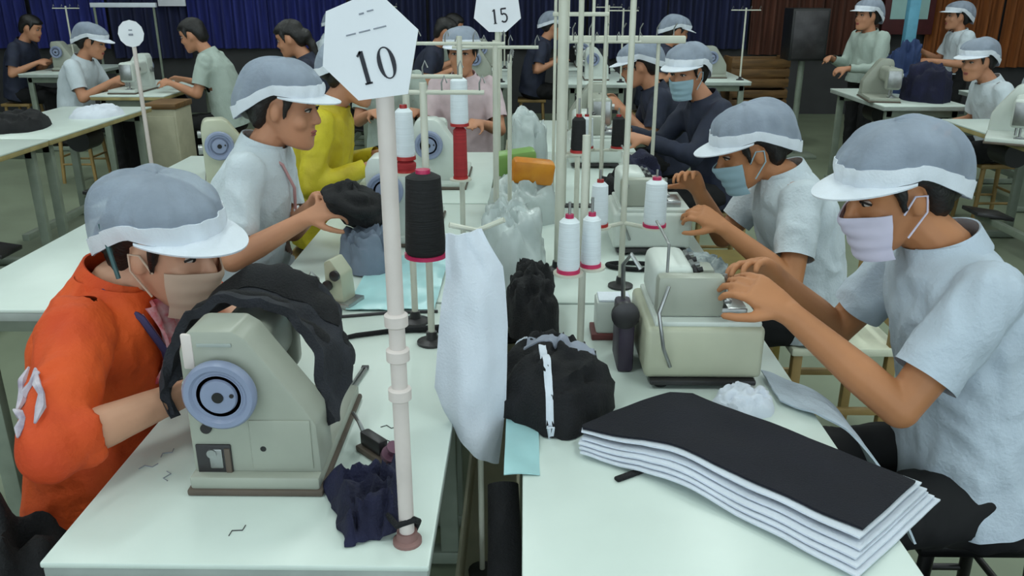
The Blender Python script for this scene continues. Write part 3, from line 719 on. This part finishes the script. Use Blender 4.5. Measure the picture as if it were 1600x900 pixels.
# ---------------------------------------------------------------- thread stands and cones
TH = thread_stand
TH((-.215, 1.80, TZ), .60, .225, [(0.0, -.055)], 'slim thread stand holding the big black thread cone')
cone(-.215, 1.745, .993, .185, .045, .038, thread_k, core_p, 'big black thread cone behind the number ten pole')
TH((-.27, 1.93, TZ), .62, .385, [(0.0, -.05)], 'slim thread stand holding a white cone above the black cone')
cone(-.27, 1.88, 1.150, .03, .024, .024, thread_r, core_r, 'flat red thread spool under a white cone')
cone(-.27, 1.88, 1.181, .115, .023, .020, thread_w, core_r, 'white thread cone on a red spool near the black cone')
TH((-.185, 2.45, TZ), .66, .255, [(0.0, -.05)], 'slim thread stand holding white thread over tall red thread')
cone(-.185, 2.40, 1.022, .15, .021, .019, thread_r, core_r, 'tall red thread cone under a white one')
cone(-.185, 2.40, 1.176, .135, .026, .024, thread_w, core_r, 'tall white thread cone stacked on red thread')
TH((.130, 1.74, TZ), .50, .215, [(-.035, -.07), (.015, -.03)], 'short thread stand beside the near overlock machine', arms=False)
cone(.095, 1.67, .983, .118, .024, .021, thread_w, core_p, 'white thread cone nearest the dark jacket pile')
cone(.145, 1.71, .983, .112, .022, .019, thread_w, core_p, 'white thread cone half hidden beside the near overlock machine')
TH((.272, 2.20, TZ), .80, .185, [(-.072, -.06), (.075, -.06)], 'thread stand with two spread arms beyond the near overlock')
cone(.200, 2.14, .953, .118, .024, .021, thread_w, core_r, 'white thread cone on the two armed stand, next to the cream pole')
cone(.347, 2.14, .953, .125, .030, .028, thread_w, core_p, 'wide white thread cone on the two armed stand, next to the masked workers')
TH((-.088, 2.6, .37), 1.03, 0, [], 'tall cream thread stand beside the clear plastic bag', r=.009)
TH((-.047, 2.72, .37), .98, 0, [], 'tall cream thread stand beside the orange packets', r=.007, arm_dir=(0, 1))
TH((.104, 2.34, TZ), .88, .34, [(.05, .02)], 'thick cream thread stand at the edge of the second overlock table', r=.014)
TH((.165, 2.55, TZ), .86, 0, [], 'slim cream thread stand behind the thick cream one', r=.008)
cone(.154, 2.36, 1.108, .10, .022, .019, thread_k, core_r, 'black thread cone on the thick cream stand')
TH((.30, 3.20, TZ), .62, .20, [(-.06, 0), (.06, 0)], 'thread stand on the table beyond the second overlock', r=.008)
cone(.24, 3.20, .968, .12, .026, .023, thread_w, core_r, 'white thread cone far behind the two armed stand')
cone(.36, 3.20, .968, .12, .026, .023, thread_k, core_r, 'black thread cone beside a far white cone')
# overhead thread rail with white threads
t = empty('thread_rail', (.42, 3.62, TZ), 0, 'cream overhead rail on two posts with thread guides', 'rail')
MB().box((0, 0, .585), (.50, .035, .03), .004).build('rail_bar', polec_m, t)
for s in (-1, 1):
    MB().cyl((s*.14, 0, 0), (s*.14, 0, .58), .008).build('post', polec_m, t)
for k in range(7): MB().tube([(-.22+.07*k, 0, .60), (-.22+.07*k, 0, .63), (-.21+.07*k, -.01, .65)], .0025, 6).build('thread_eyelet', steel, t)
t = empty('thread_rail', (.20, 3.11, TZ), 0, 'cluster of white thread guides on a tall frame over the tables', 'rail')
MB().box((0, 0, .70), (.20, .02, .014), .003).build('rail_bar', polec_m, t)
for k in range(5): MB().cyl((-.09+.045*k, 0, .0), (-.09+.045*k, 0, .86), .0055).build('post', polec_m, t)
MB().box((0, 0, .003), (.22, .05, .006)).build('foot_plate', dsteel, t)

# ---------------------------------------------------------------- on the near left table
dp = [(-.626, .832), (-.630, .88), (-.618, .935), (-.580, .985), (-.52, 1.014), (-.46, 1.016), (-.41, .995), (-.372, .945), (-.352, .895), (-.348, .845)]
def along(pts, u):
    f = u*(len(pts)-1); i = min(int(f), len(pts)-2); k = f-i; k2 = k*k*(3-2*k)*.4+k*.6
    return [a+(b-a)*k2 for a, b in zip(pts[i], pts[i+1])]
def drape(u, v):
    x, z = along(dp, u); y = 1.290+.215*v*min(1.0, max(.10, (u-.12)/.22))+.05*math.sin(u*3)*(1-v)*min(1.0, u*3)
    if u > .6: y -= (u-.6)*.14*(1-v)
    q = Vector((x*9, y*7, z*9)); f = noise.noise(q+Vector((3, 0, 0)))*.022+(1-2*abs(noise.noise(q*1.7)))*.014
    return Vector((x+f*(.9 if u > .6 or u < .3 else .1), y+f*.4, z+f*.6+.012*math.sin(v*5+u*4)))
dg = sheet('garment', drape, 70, 36, -.016, char_cl); tag(dg, 'charcoal trousers draped over the arm of the grey sewing machine', 'garment')
sheet('waistband', lambda u, v: drape(.32+u*.60, .60+.32*v)+Vector((.0, .0, .008+.012*math.sin(v*math.pi))), 40, 10, -.012, black_cl, dg)
sheet('seam_fold', lambda u, v: drape(.30+u*.66, .22+.13*v)+Vector((0, 0, .012*math.sin(v*math.pi)+.004)), 40, 6, -.008, black_cl, dg)
pc = pile('garment', (-.612, 1.525, TZ), .052, .095, .085, char_cl, 3, 'crumpled charcoal cloth between the orange jacket and the sewing machine', 'garment', folds=7)
from mathutils.bvhtree import BVHTree
bvp = BVHTree.FromPolygons([v.co+pc.location for v in pc.data.vertices], [p.vertices for p in pc.data.polygons])
def on_cloth(x, y):
    h_ = bvp.ray_cast(Vector((x, y, 2)), Vector((0, 0, -1)))[0]
    return Vector((x, y, (h_.z if h_ else TZ)+.004))
sc_ = sheet('white_tape', lambda u, v: on_cloth(-.640+.065*u+.008*v, 1.465+.125*u-.010*v), 20, 3, .002, white_cl, None)
tag(sc_, 'narrow white tape lying on the crumpled charcoal cloth', 'tape')
pile('garment', (-.945, 1.135, 0), .205, .190, .715, black_cl, 5, 'heap of black garments on the floor beside the worker in orange', 'garments', folds=5, rough=.10, power=.22)
pile('garment', (1.00, 1.30, 0), .30, .15, .43, black_cl, 8, 'added black heap filling in the floor shade beside the cut panel table', 'garments', folds=5, rough=.18, power=.4)  # added black heap, stands in for shadow and dark seating below the worker
def navy(u, v):
    a = Vector((-.335, 1.20)).lerp(Vector((-.195, 1.25)), u); b = Vector((-.262, 1.035)).lerp(Vector((-.185, 1.062)), u); p = a.lerp(b, v)
    e_ = min(1.0, 5*min(u, 1-u, v, 1-v)+.12); n_ = Vector((u*3.2, v*3.6, .7))
    r_ = (1-2*abs(noise.noise(n_+Vector((noise.noise(n_*1.3), 0, 0)))))
    return Vector((p.x+.007*noise.noise(n_*2), p.y+.007*noise.noise(n_*2+Vector((3, 3, 3))), TZ+.004+e_*(.022+.034*max(0, r_)+.016*noise.noise(n_*2.4))+.03*max(0, u-.6)*v))
def navy2(u, v):
    # upper and lower face of the cloth in one closed strip
    k = min(1.0, max(0.0, v*2.1 if v < .5 else (1-v)*2.1)); p = navy(u, k)
    return p if v < .5 else Vector((p.x, p.y, max(TZ+.0005, p.z-.005)))
tag(sheet('cloth_scrap', navy2, 34, 68, 0.0, navy_cl), 'rumpled navy cloth scrap lying against the foot of the sign pole', 'cloth')
tag(MB().tube([(-.205, 1.075, .79), (-.185, 1.036, .80), (-.160, 1.045, .805), (-.157, 1.062, .79), (-.165, 1.075, .766)], .005, 8).build('looped_string', black_cl), 'short black cord looped round the foot of the sign pole', 'cord')
tag(MB().tube([(-.47, 1.79, .764), (-.40, 1.83, .766), (-.33, 1.856, .766), (-.26, 1.866, .768), (-.205, 1.866, .770), (-.165, 1.86, .768)], [.004, .006, .006, .008, .010, .008], 8).build('black_strap', black_cl), 'black elastic strap lying across the table behind the sign pole', 'strap')
tag(MB().tube([(-.46, 1.955, .764), (-.36, 1.98, .764), (-.22, 1.995, .764)], .004, 8).build('grey_cord', dsteel), 'thin grey cord lying just beyond the black strap', 'cord')
t = empty('tweezers', (-.355, 1.53, TZ), 0, 'pair of thin steel tweezers lying on the near left table', 'tweezers')
for s in (-1, 1): MB().tube([(-.012, -.12, .003), (-.004+s*.005, .0, .004), (.008+s*.004, .12, .004)], [.0015, .003, .0035], 6).build('prong', steel, t)
MB().box((.008, .125, .004), (.016, .014, .007), .002).build('joint', dsteel, t)
t = empty('bobbin_winder', (-.255, 1.290, TZ), R(-45), 'small steel bobbin winder on the table beside the navy scrap', 'bobbin winder')
MB().box((0, 0, .006), (.10, .035, .012), .003).build('base', gasket, t)
MB().box((-.015, 0, .026), (.06, .02, .028), .004).build('bracket', dsteel, t)
MB().lathe([(.014, 0), (.017, .003), (.017, .012), (.006, .013), (.006, .028), (.013, .029), (.013, .033), (.001, .033)], (.03, 0, .014), (.5, 0, .85), 16).build('bobbin_wheel', mat('bobbin_plum', (110, 70, 90), .5), t)
MB().tube([(-.045, 0, .03), (-.06, 0, .05), (-.085, .005, .055)], .004, 8).build('lever', steel, t)
for k, (x, y, a) in enumerate(((-.655, 1.255, .6), (-.61, 1.225, 2.0), (-.64, 1.30, 1.2), (-.255, 1.40, .1), (-.245, 1.345, .2), (-.44, 1.075, 1.0))):
    d = Vector((math.cos(a), math.sin(a), 0))*.016; n_ = Vector((-d.y, d.x, 0))
    c_ = Vector((x, y, TZ+.001))
    tag(MB().tube([c_-d, c_-d*.3+n_*.4, c_+d*.3-n_*.4, c_+d], .0008, 6).build('thread_scrap', ink_l if k < 3 else dsteel), 'tiny loose thread scrap on the near left table top', 'thread scrap', 'thread scraps on the near left table')
# second left table
make_lockstitch((-.50, 2.59, TZ), R(-90), 'pale sewing machine beyond the charcoal draped one', machine3_m, full=False)
t = empty('tension_unit', (-.485, 2.06, TZ), R(-20), 'small cream thread tension unit beyond the charcoal trousers', 'tension unit')
MB().box((0, 0, .008), (.10, .08, .016), .003).build('base', steel, t)
MB().prism([(-.025, .014), (.03, .014), (.025, .09), (-.005, .13), (-.025, .12)], -.03, .03, 'Y', .005).build('case', machine2_m, t)
for k in range(2): MB().lathe([(.008, 0), (.014, .004), (.014, .012), (.006, .016), (.001, .016)], (-.012+.024*k, -.03, .06+.03*k), (0, -1, 0), 16).build('tension_dial', dsteel, t)
MB().tube([(-.05, -.02, .014), (-.05, -.02, .07), (-.065, -.03, .09), (-.075, -.03, .07)], .003, 8).build('thread_guide', steel, t)
tag(sheet('plastic_sheet', lambda u, v: Vector((-.46+.23*u, 2.0+.46*v, TZ+.004+.006*(noise.noise(Vector((u*5, v*7, 2)))+.6))), 24, 30, .002, cyan_pl), 'pale cyan plastic sheet lying beside the pale sewing machine', 'plastic sheet')
def held(u, v):
    q = Vector((u*3, v*3, 1.5)); f = noise.noise(q*1.3)*.03
    return Vector((-.595+.20*u+f*.5, 2.33+.05*math.sin(v*3)+f, .905+.115*math.sin(math.pi*min(1, u*.75+.2))*(.45+.55*math.sin(v*math.pi*.9+.25))-.055*v*(1-u)+f*.5))
def held2(u, v):
    a = u*2*math.pi; b = v*math.pi; n_ = 1+.28*noise.noise(Vector((math.cos(a)*1.5, math.sin(a)*1.5, b*2)))
    return Vector((-.505+.085*n_*math.cos(a)*math.sin(b), 2.40+.10*n_*math.sin(a)*math.sin(b), .945+.058*n_*math.cos(b)-.3*(-.505+.085*math.cos(a)*math.sin(b)+.505)))
hg = sheet('black_garment', held2, 40, 24, 0, black_cl); tag(hg, 'bunched black garment held up by the worker in white', 'garment')
wrinkle(hg.data, .010, 22)
pile('garment', (-.46, 2.365, TZ+.006), .085, .105, .105, mat('grey_blue_cloth', (120, 132, 150), .85), 14, 'grey blue cloth heap under the held black garment', 'garment')
# ---------------------------------------------------------------- centre
rows_ = [((-.142, 1.13), (-.076, 1.14)), ((-.142, 1.04), (-.040, 1.07)), ((-.155, .945), (-.032, .955)), ((-.165, .83), (-.035, .80)), ((-.140, .768), (-.052, .665))]
def wc(u, v):
    f = v*4; i = min(int(f), 3); k = f-i; (l0, r0), (l1, r1) = rows_[i], rows_[i+1]
    l = Vector(l0).lerp(Vector(l1), k); r = Vector(r0).lerp(Vector(r1), k); p = l.lerp(r, u)
    return Vector((p.x, 1.43-.03*math.sin(u*math.pi)*(.5+v)+.012*noise.noise(Vector((u*4, v*5, 0)))+.02*(1-v), p.y))
tag(sheet('hanging_cloth', wc, 20, 44, .006, white_cl), 'large white cloth panel hanging in the gap between the two near tables', 'cloth')
t = empty('garment_stand', (-.085, 1.47, .37), 0, 'slim cream stand in the gap that holds the white cloth panel', 'stand')
MB().cyl((0, 0, 0), (0, 0, .76), .006).build('pole', polec_m, t)
MB().tube([(-.05, -.015, .775), (0, 0, .76), (.05, -.015, .785)], .005, 8).build('hook_arm', polec_m, t)
MB().lathe([(.03, 0), (.03, .006), (.008, .01)], n=16).build('base', dsteel, t)
tag(MB().tube([(-.035, 1.30, .70), (-.03, 1.22, .62), (-.03, 1.10, .55), (-.032, .95, .50), (-.03, .80, .47)], [.028, .03, .03, .03, .03], 14).build('black_hose', black_cl), 'thick black cloth tube lying in the gap between the tables', 'tube')
tag(sheet('plastic_strip', lambda u, v: Vector((-.032+.062*u, 1.235+.22*v, TZ+.003+.003*math.sin(v*9+u*3))), 6, 16, .002, cyan_pl), 'pale cyan plastic strip under the dark jacket pile', 'plastic strip')
jk = pile('jacket', (.062, 1.500, TZ+.004), .108, .140, .115, black_cl, 21, 'crumpled black jacket with pale stripes at the cream overlock machine', 'jacket', folds=5, rough=.30, power=.45)
j2 = pile('jacket', (.022, 1.93, TZ+.004), .066, .145, .125, black_cl, 25, 'crumpled black garments heaped behind the striped black jacket', 'jacket', folds=6, rough=.35, power=.45)
for o_ in (jk, j2): wrinkle(o_.data, .012, 16, seed=3)
from mathutils.bvhtree import BVHTree
bv = BVHTree.FromPolygons([v.co for v in jk.data.vertices], [p.vertices for p in jk.data.polygons])
def on_jacket(x, y):
    h_ = bv.ray_cast(Vector((x, y, 1)), Vector((0, 0, -1)))[0]
    return Vector((x, y, (h_.z if h_ else .02)+.004))
for nm, p0, p1, wd, m_ in (('stripe', (-.055, .030), (.080, -.005), .026, greyst), ('stripe', (-.025, -.02), (-.010, -.145), .007, white_cl), ('label_patch', (-.085, .05), (-.055, .055), .014, white_cl)):
    p0, p1 = Vector(p0), Vector(p1); dd = (p1-p0); nn = Vector((-dd.y, dd.x)).normalized()*wd
    sheet(nm, lambda u, v: on_jacket(*(p0+dd*u+nn*(v-.5)*2)), 24, 6, .003, m_, jk)
pile('plastic_bag', (-.035, 2.285, TZ), .100, .165, .19, plastic_w, 31, 'cloudy clear plastic bag of folded pieces on the tables', 'bag', folds=7, rough=.3, power=.4)
pile('plastic_bag', (.00, 2.925, TZ), .125, .125, .15, plastic_w, 33, 'cloudy plastic bag under the orange packets', 'bag', folds=7, rough=.25, power=.35)
for k, (x, y, z, m_, l_) in enumerate(((.03, 2.89, .942, orange_p, 'orange yellow thread packet on top of the plastic bag'), (-.03, 2.995, .955, green_p, 'green packet tucked behind the orange packet'))):
    t = tag(MB().box((0, 0, 0), (.15, .07, .085), .016, (.1, .12*(1-2*k), .15)).build('packet', m_), l_, 'packet'); t.location = (x, y, z)
pile('plastic_bag', (.015, 3.36, TZ), .088, .13, .30, plastic_w, 35, 'tall cloudy plastic bag behind the green packet', 'bag', folds=6, rough=.2, power=.3)
# ---------------------------------------------------------------- near right table
up_ = [(.108, 1.335), (.165, 1.385), (.225, 1.420), (.285, 1.452), (.330, 1.455), (.385, 1.405), (.450, 1.352), (.545, 1.255), (.632, 1.161)]
lo_ = [(.108, 1.325), (.140, 1.312), (.170, 1.300), (.215, 1.280), (.255, 1.255), (.300, 1.220), (.350, 1.178), (.425, 1.108), (.500, 1.036)]
def panel(dx, dy, grow, z, sd_):
    def fn(u, v):
        a, b = Vector(along(up_, u)), Vector(along(lo_, u))
        b = b+Vector((-.018, -.03))*grow*(.35+.9*u); a = a+Vector((.035, .012))*grow*max(0, u-.6)*2.2
        p = b.lerp(a, v)
        rip = .011*math.exp(-((p.x-.27)/.075)**2)+.004*(noise.noise(Vector((p.x*14, p.y*10, 2.0)))+.7)
        return Vector((p.x+dx, p.y+dy, z+rip))
    return fn
tag(sheet('cut_panel', panel(0, 0, 0, .8005, 1), 56, 14, .004, dnavy_cl), 'dark navy cut cloth panel lying on top of the white ones', 'cloth panel', 'stack of cut cloth panels')
wl_ = ['white cut panel just under the dark navy one', 'second white cut panel below the dark navy one', 'third white cut panel below the dark navy one', 'fourth white cut panel below the dark navy one', 'lowest white cut panel at the bottom of the navy topped stack']
for k, l_ in enumerate(wl_):
    tag(sheet('cut_panel', panel(.003*math.sin(k*2.1), -.004*k, .40+.24*k, (.7945, .7835, .7780, .7725, .7670)[k], 3+k*1.7), 56, 12, .003, white_cl), l_, 'cloth panel', 'stack of cut cloth panels')
tag(sheet('cut_panel', panel(-.004, .006, .18, .7890, 9), 56, 12, .002, dnavy_cl), 'dark cut panel sandwiched among the white ones', 'cloth panel', 'stack of cut cloth panels')
tag(MB().box((0, 0, 0), (.112, .013, .007), .003, (0, 0, R(32))).build('black_strap', black_cl), 'short stiff black strip lying before the cut panels', 'strip').location = (.206, 1.250, TZ+.0035)
tag(sheet('cloth_piece', lambda u, v: Vector((.515+.205*u, 1.50-.20*u+.14*v-.02*u, (.772 if u < .35 else .772-(u-.35)**2*.42)+.005*noise.noise(Vector((u*6, v*5, 4))))), 30, 14, .004, shirt_b), 'pale blue grey cloth piece hanging off the table into a lap', 'cloth')
pile('cloth_scrap', (.435, 1.485, TZ), .065, .050, .035, white_cl, 41, 'shiny white cloth offcut in front of the cream overlock machine', 'cloth', folds=6)
t = empty('thread_box', (.215, 1.86, TZ), 0, 'small white box with a red brown foot near the dark garments', 'box')
MB().box((0, 0, .008), (.105, .08, .016), .003).build('foot', mat('red_brown', (110, 54, 54), .5), t)
MB().box((0, 0, .055), (.085, .07, .08), .006).build('case', machine3_m, t)
MB().box((0, -.002, .097), (.075, .06, .006), .002).build('lid', capwhite, t)
t = empty('drive_motor', (.222, 1.70, TZ), 0, 'dark pulley and belt guard beside the cream overlock machine', 'motor')
MB().box((0, 0, .07), (.035, .11, .14), .008).build('guard', mat('dark_plum', (58, 48, 66), .5), t)
MB().lathe([(.02, 0), (.030, .004), (.030, .016), (.02, .02), (.001, .02)], (-.005, -.045, .135), (0, -1, 0), 20).build('pulley', dsteel, t)
MB().tube([(.0, .03, .13), (-.004, .03, .22), (.01, .01, .25), (.03, .0, .22)], .005, 8).build('hose', steel, t)
t = empty('black_band', (.335, 2.36, TZ), R(-8), 'black elastic band loop on the table by the white cones', 'band')
MB().tube([(.085*math.cos(a), .03*math.sin(a), .008) for a in [2*math.pi*k/24 for k in range(25)]], .007, 8).build('loop', black_cl, t)
make_overlock((.40, 2.62, TZ), R(90), 'pale overlock machine under the hands of the worker with the pale blue mask', machine3_m)
pile('cloth_scrap', (.46, 2.10, TZ), .09, .14, .10, mat('grey_print_cloth', (178, 186, 186), .85, rgb2=(96, 108, 114), scale=30), 45, 'grey patterned cloth heap beyond the cream overlock machine', 'cloth', folds=7)
pile('garment', (.36, 2.945, TZ), .105, .105, .14, black_cl, 47, 'black garment heap behind the white thread cones', 'garment')
pile('garment', (.50, 3.40, TZ), .07, .2, .12, navy_cl, 49, 'navy garment heap on the table past the second overlock', 'garment')
make_chair(1.06, 2.68, R(180), 'wooden chair with slatted back under the worker with the pale blue mask', back_z=.66, sm=cream_m)
make_chair(.92, 3.42, R(180), 'empty wooden chair behind the worker with the pale blue mask', m=mat('olive_wood', (128, 112, 54), .6), back_z=.80)
# ---------------------------------------------------------------- middle distance machines
make_lockstitch((-.45, 3.40, TZ), R(-90), 'pale sewing machine in front of the yellow jacket', machine3_m, full=False)
make_overlock((.33, 3.95, TZ), R(90), 'pale overlock machine beyond the cream thread rail', machine3_m)
make_lockstitch((.46, 4.85, TZ), R(90), 'grey sewing machine before the masked worker in navy', machine_m, full=False)
make_lockstitch((-1.30, 3.35, TZ), R(-70), 'lone pale green sewing machine on the aisle table', machine2_m, full=False)
make_overlock((-2.95, 4.0, TZ), R(20), 'grey overlock machine on the wood edged aisle table', machine_m)
pile('paper_scrap', (-2.80, 5.50, TZ), .14, .22, .05, white_cl, 51, 'white paper and cloth scraps beside the round sign', 'scraps', folds=7)
pile('garment', (-3.0, 4.93, TZ), .15, .22, .08, black_cl, 53, 'black cloth pile on the wood edged aisle table', 'garment')
make_lockstitch((-3.05, 7.0, TZ), R(90), 'pale machine before the man with bare dark hair', machine3_m, full=False)
t = empty('cabinet', (-2.63, 6.20, 0), 0, 'low beige cabinet with a brown top beside the round sign', 'cabinet')
MB().box((0, 0, .36), (.22, .30, .72), .006).build('body', trough_m, t)
MB().box((0, 0, .74), (.24, .32, .04), .006).build('top', wood_m, t)
MB().box((0, -.153, .36), (.19, .008, .62), .003).build('door', trough_m, t)
make_lockstitch((2.85, 4.75, TZ), R(60), 'big pale machine on the table near the right wall', machine3_m, full=False)
make_lockstitch((2.78, 6.55, TZ), R(80), 'pale machine among navy garments', machine_m, full=False)
pile('garment', (2.98, 6.35, TZ), .14, .22, .22, navy_cl, 55, 'navy garment heap beside the pale machine on the far table', 'garment')
pile('garment', (3.0, 6.85, TZ), .12, .16, .30, mat('blue_cloth', (40, 60, 104), .8), 57, 'tall blue cloth heap on the far table', 'garment')
pile('garment', (3.05, 4.40, TZ), .12, .16, .14, mat('maroon_cloth', (70, 26, 34), .8), 59, 'maroon cloth heap beside the big pale machine', 'garment')
# black television on a stand, wooden crates, posters
t = empty('speaker_cabinet', (2.60, 8.1, 0), 0, 'black box cabinet on a grey post stand before the far curtains', 'speaker')
MB().box((0, 0, 1.14), (.34, .28, .46), .01).build('case', black_pl, t)
MB().box((0, -.142, 1.14), (.30, .006, .42), .002).build('grille', dsteel, t)
MB().cyl((0, 0, .02), (0, 0, .92), .03).build('post', leg_m, t)
MB().box((0, 0, .015), (.4, .3, .03), .005).build('foot', leg_m, t)
for k in range(3):
    t = empty('wooden_crate', (2.35, 8.75, .30*k), 0, ('lowest', 'middle', 'topmost')[k]+' brown wooden crate of the stack beside the black box cabinet', 'crate', 'stacked wooden crates')
    for j in range(3): MB().box((0, -.19, .05+.095*j), (.58, .016, .075), .003).build('front_slat', wood_m, t)
    for j in range(3): MB().box((0, .19, .05+.095*j), (.58, .016, .075), .003).build('back_slat', wood_m, t)
    for s in (-1, 1):
        MB().box((s*.27, 0, .15), (.03, .37, .28), .003).build('end_board', wood_m, t)
    MB().box((0, 0, .008), (.56, .37, .012)).build('bottom_board', wood_m, t)
t = empty('notice_board', (4.72, 10.80, 1.40), 0, 'pale cyan notice sheet in a dark red frame on the far wall', 'notice board')
MB().box((0, .03, 0), (.62, .03, .80), .004).build('frame', mat('dark_red_frame', (80, 30, 34), .6), t)
MB().box((0, .012, .06), (.46, .006, .56), .001).build('sheet', mat('cyan_sheet', (170, 208, 206), .7, var=.06, scale=4), t)
tag(MB().box((0, 0, 0), (.34, .02, .30), .002).build('notice_card', paper), 'blank white card hung before the blue curtains', 'notice card').location = (-4.35, 10.78, 1.48)
t = empty('pale_rail', (-4.55, 9.9, 0), 0, 'plain white rail on two posts before the blue curtains', 'light rail')  # pale bar built as a plain rail, gives no light
MB().box((0, 0, 1.36), (.75, .05, .05), .006).build('rail_bar', capwhite, t)
for s in (-1, 1): MB().cyl((s*.34, 0, 0), (s*.34, 0, 1.35), .014).build('post', leg_m, t)
tag(MB().box((0, 0, .75), (.10, .08, 1.5), .01).build('blue_column', mat('pale_blue_paint', (96, 160, 186), .6)), 'pale blue square post behind the navy garments', 'post').location = (3.52, 8.0, 0)

# ---------------------------------------------------------------- people further away
def seated(x, y, rz, label, hz=1.16, lean=.13, hdx=.23, **kw):
    f = Vector((math.cos(rz), math.sin(rz), 0)); l = Vector((-f.y, f.x, 0)); b = Vector((x, y, 0))
    rch = kw.pop('rch', .40); wz = kw.pop('wz', .835); kw.setdefault('curl', (.4, .4))
    kw.setdefault('look', (0, 18, 0))
    return person((x, y, 0), rz, label, b+Z3*.53, b+f*lean+Z3*(hz-.13), b+f*hdx+Z3*hz, b+f*rch+l*.14+Z3*wz, b+f*rch-l*.14+Z3*wz, voxel=kw.pop('voxel', .011), **kw)
def standing(x, y, rz, label, top=1.48, **kw):
    f = Vector((math.cos(rz), math.sin(rz), 0)); l = Vector((-f.y, f.x, 0)); b = Vector((x, y, 0)); hz = top-.15
    return person((x, y, 0), rz, label, b+Z3*.80, b+f*.03+Z3*(hz-.14), b+f*.08+Z3*hz, b+f*.32+l*.12+Z3*.88, b+f*.30-l*.12+Z3*.95, voxel=.011, stand=True, **kw)
seated(-.90, 3.62, 0, 'worker in a yellow jacket partly hidden by the number ten sign', hz=1.20, lean=.07, hdx=.18, rch=.245, shirt=shirt_y, sleeve='long', voxel=.009, cap='cap')
seated(-.35, 5.05, R(-95), 'smiling worker in pink and white facing the tables behind tall red thread', hz=1.19, lean=.06, hdx=.10, shirt=shirt_p, sleeve='short', look=(0, 4, 0), rch=.36)
seated(-.85, 5.45, R(-80), 'dark haired capped worker beside the one in pink and white', hz=1.18, lean=.06, hdx=.10, shirt=shirt_g, sleeve='short', look=(0, 4, 0), rch=.36)
seated(1.05, 4.42, R(195), 'masked worker in a navy jacket and white cap', hz=1.14, shirt=shirt_n, sleeve='long', mask=mask_b, look=(30, 10, 0), rch=.50)
seated(.92, 5.22, R(180), 'worker in a pale cap just beyond the masked one in navy', hz=1.10, rch=.33, wz=.86, shirt=shirt_n, sleeve='short')
seated(-2.40, 6.85, R(180), 'bare headed man with dark hair in a pale green grey shirt', hz=1.19, shirt=shirt_g, sleeve='short', cap=None)
seated(-3.72, 6.95, 0, 'worker in a pale cap facing the bare headed man', hz=1.13, shirt=shirt_w, sleeve='short')
seated(-1.45, 6.2, R(180), 'dark haired worker in a navy top before the blue curtains', hz=1.2, shirt=shirt_n, sleeve='short', cap=None, hair_long=True)
standing(3.08, 7.75, R(200), 'standing capped worker in a long white top beside the pale blue post', top=1.46, shirt=shirt_g, sleeve='long')
seated(3.22, 5.72, R(180), 'capped worker in a pale blouse seated between two far tables', hz=1.09, shirt=shirt_w, sleeve='short', look=(20, 10, 0), rch=.30, wz=.66)
standing(4.25, 8.5, R(180), 'standing capped worker in white before the orange curtains', top=1.43, shirt=shirt_w, sleeve='short')
seated(3.72, 4.85, R(180), 'worker in a white cap at the table with the big pale machine', hz=1.12, rch=.49, shirt=shirt_w, sleeve='short')
for x, y, l_ in ((-.90, 3.62, 'stool under the worker in yellow'), (-.35, 5.05, 'stool under the worker in pink and white'), (-.85, 5.45, 'stool under the dark haired capped worker'), (1.05, 4.42, 'stool under the masked worker in navy'), (.92, 5.22, 'stool beyond the masked worker in navy'),
                 (-2.40, 6.85, 'stool under the bare headed man'), (-3.72, 6.95, 'stool facing the bare headed man'), (-1.45, 6.2, 'stool under the dark haired worker in navy'), (3.22, 5.72, 'stool between the two far tables'), (3.72, 4.85, 'stool at the table with the big pale machine')):
    make_stool(x, y, .43, 'wooden '+l_)
# far rows
far_t = [(-1.95, 7.6), (-.705, 7.4), (.35, 7.4), (1.45, 7.6), (-1.95, 8.9), (-.705, 8.7), (.35, 8.7), (-4.9, 8.2), (-5.9, 7.0), (4.9, 7.2)]
FG = 'far sewing tables before the curtains'
for k, (x, y) in enumerate(far_t):
    make_table(x, x+.57, y, y+1.1, 'pale sewing table in the far rows before the curtains', FG)
    make_lockstitch((x+.20, y+.3, TZ), R(-90), 'pale sewing machine in the far rows before the curtains', (machine3_m, machine_m)[k % 2], 'far sewing machines', full=False)
    thread_stand((x+.50, y+.15, TZ), .62, 0, [], 'cream thread stand in the far rows before the curtains', group='far thread stands')
    if k % 2 == 0: pile('garment', (x+.32, y+.93, TZ), .16, .10, .18, (black_cl, navy_cl, char_cl)[k % 3], 60+k, 'dark garment heap on a far sewing table', 'garment', 'dark heaps on the far tables')
for k, (x, y, sh, cp) in enumerate(((-.95, 7.95, shirt_n, None), (1.18, 8.05, shirt_n, 'cap'), (-2.25, 9.4, shirt_w, 'cap'), (-.98, 9.2, shirt_g, None), (.08, 9.1, shirt_n, 'cap'), (-5.2, 8.7, shirt_n, None), (-6.2, 7.5, shirt_w, 'cap'), (4.6, 7.7, shirt_w, 'cap'))):
    seated(x, y, 0, 'far worker in %s %s' % ({shirt_n.name: 'navy', shirt_w.name: 'white', shirt_g.name: 'pale green grey'}[sh.name], 'with a white cap' if cp else 'with bare dark hair'), shirt=sh, sleeve='short', cap=cp, group='workers in the far rows', voxel=.014, rch=.27+(.03 if k in (2, 5, 6, 7) else 0))
    make_stool(x, y, .43, 'wooden stool under a far worker', 'stools in the far rows')
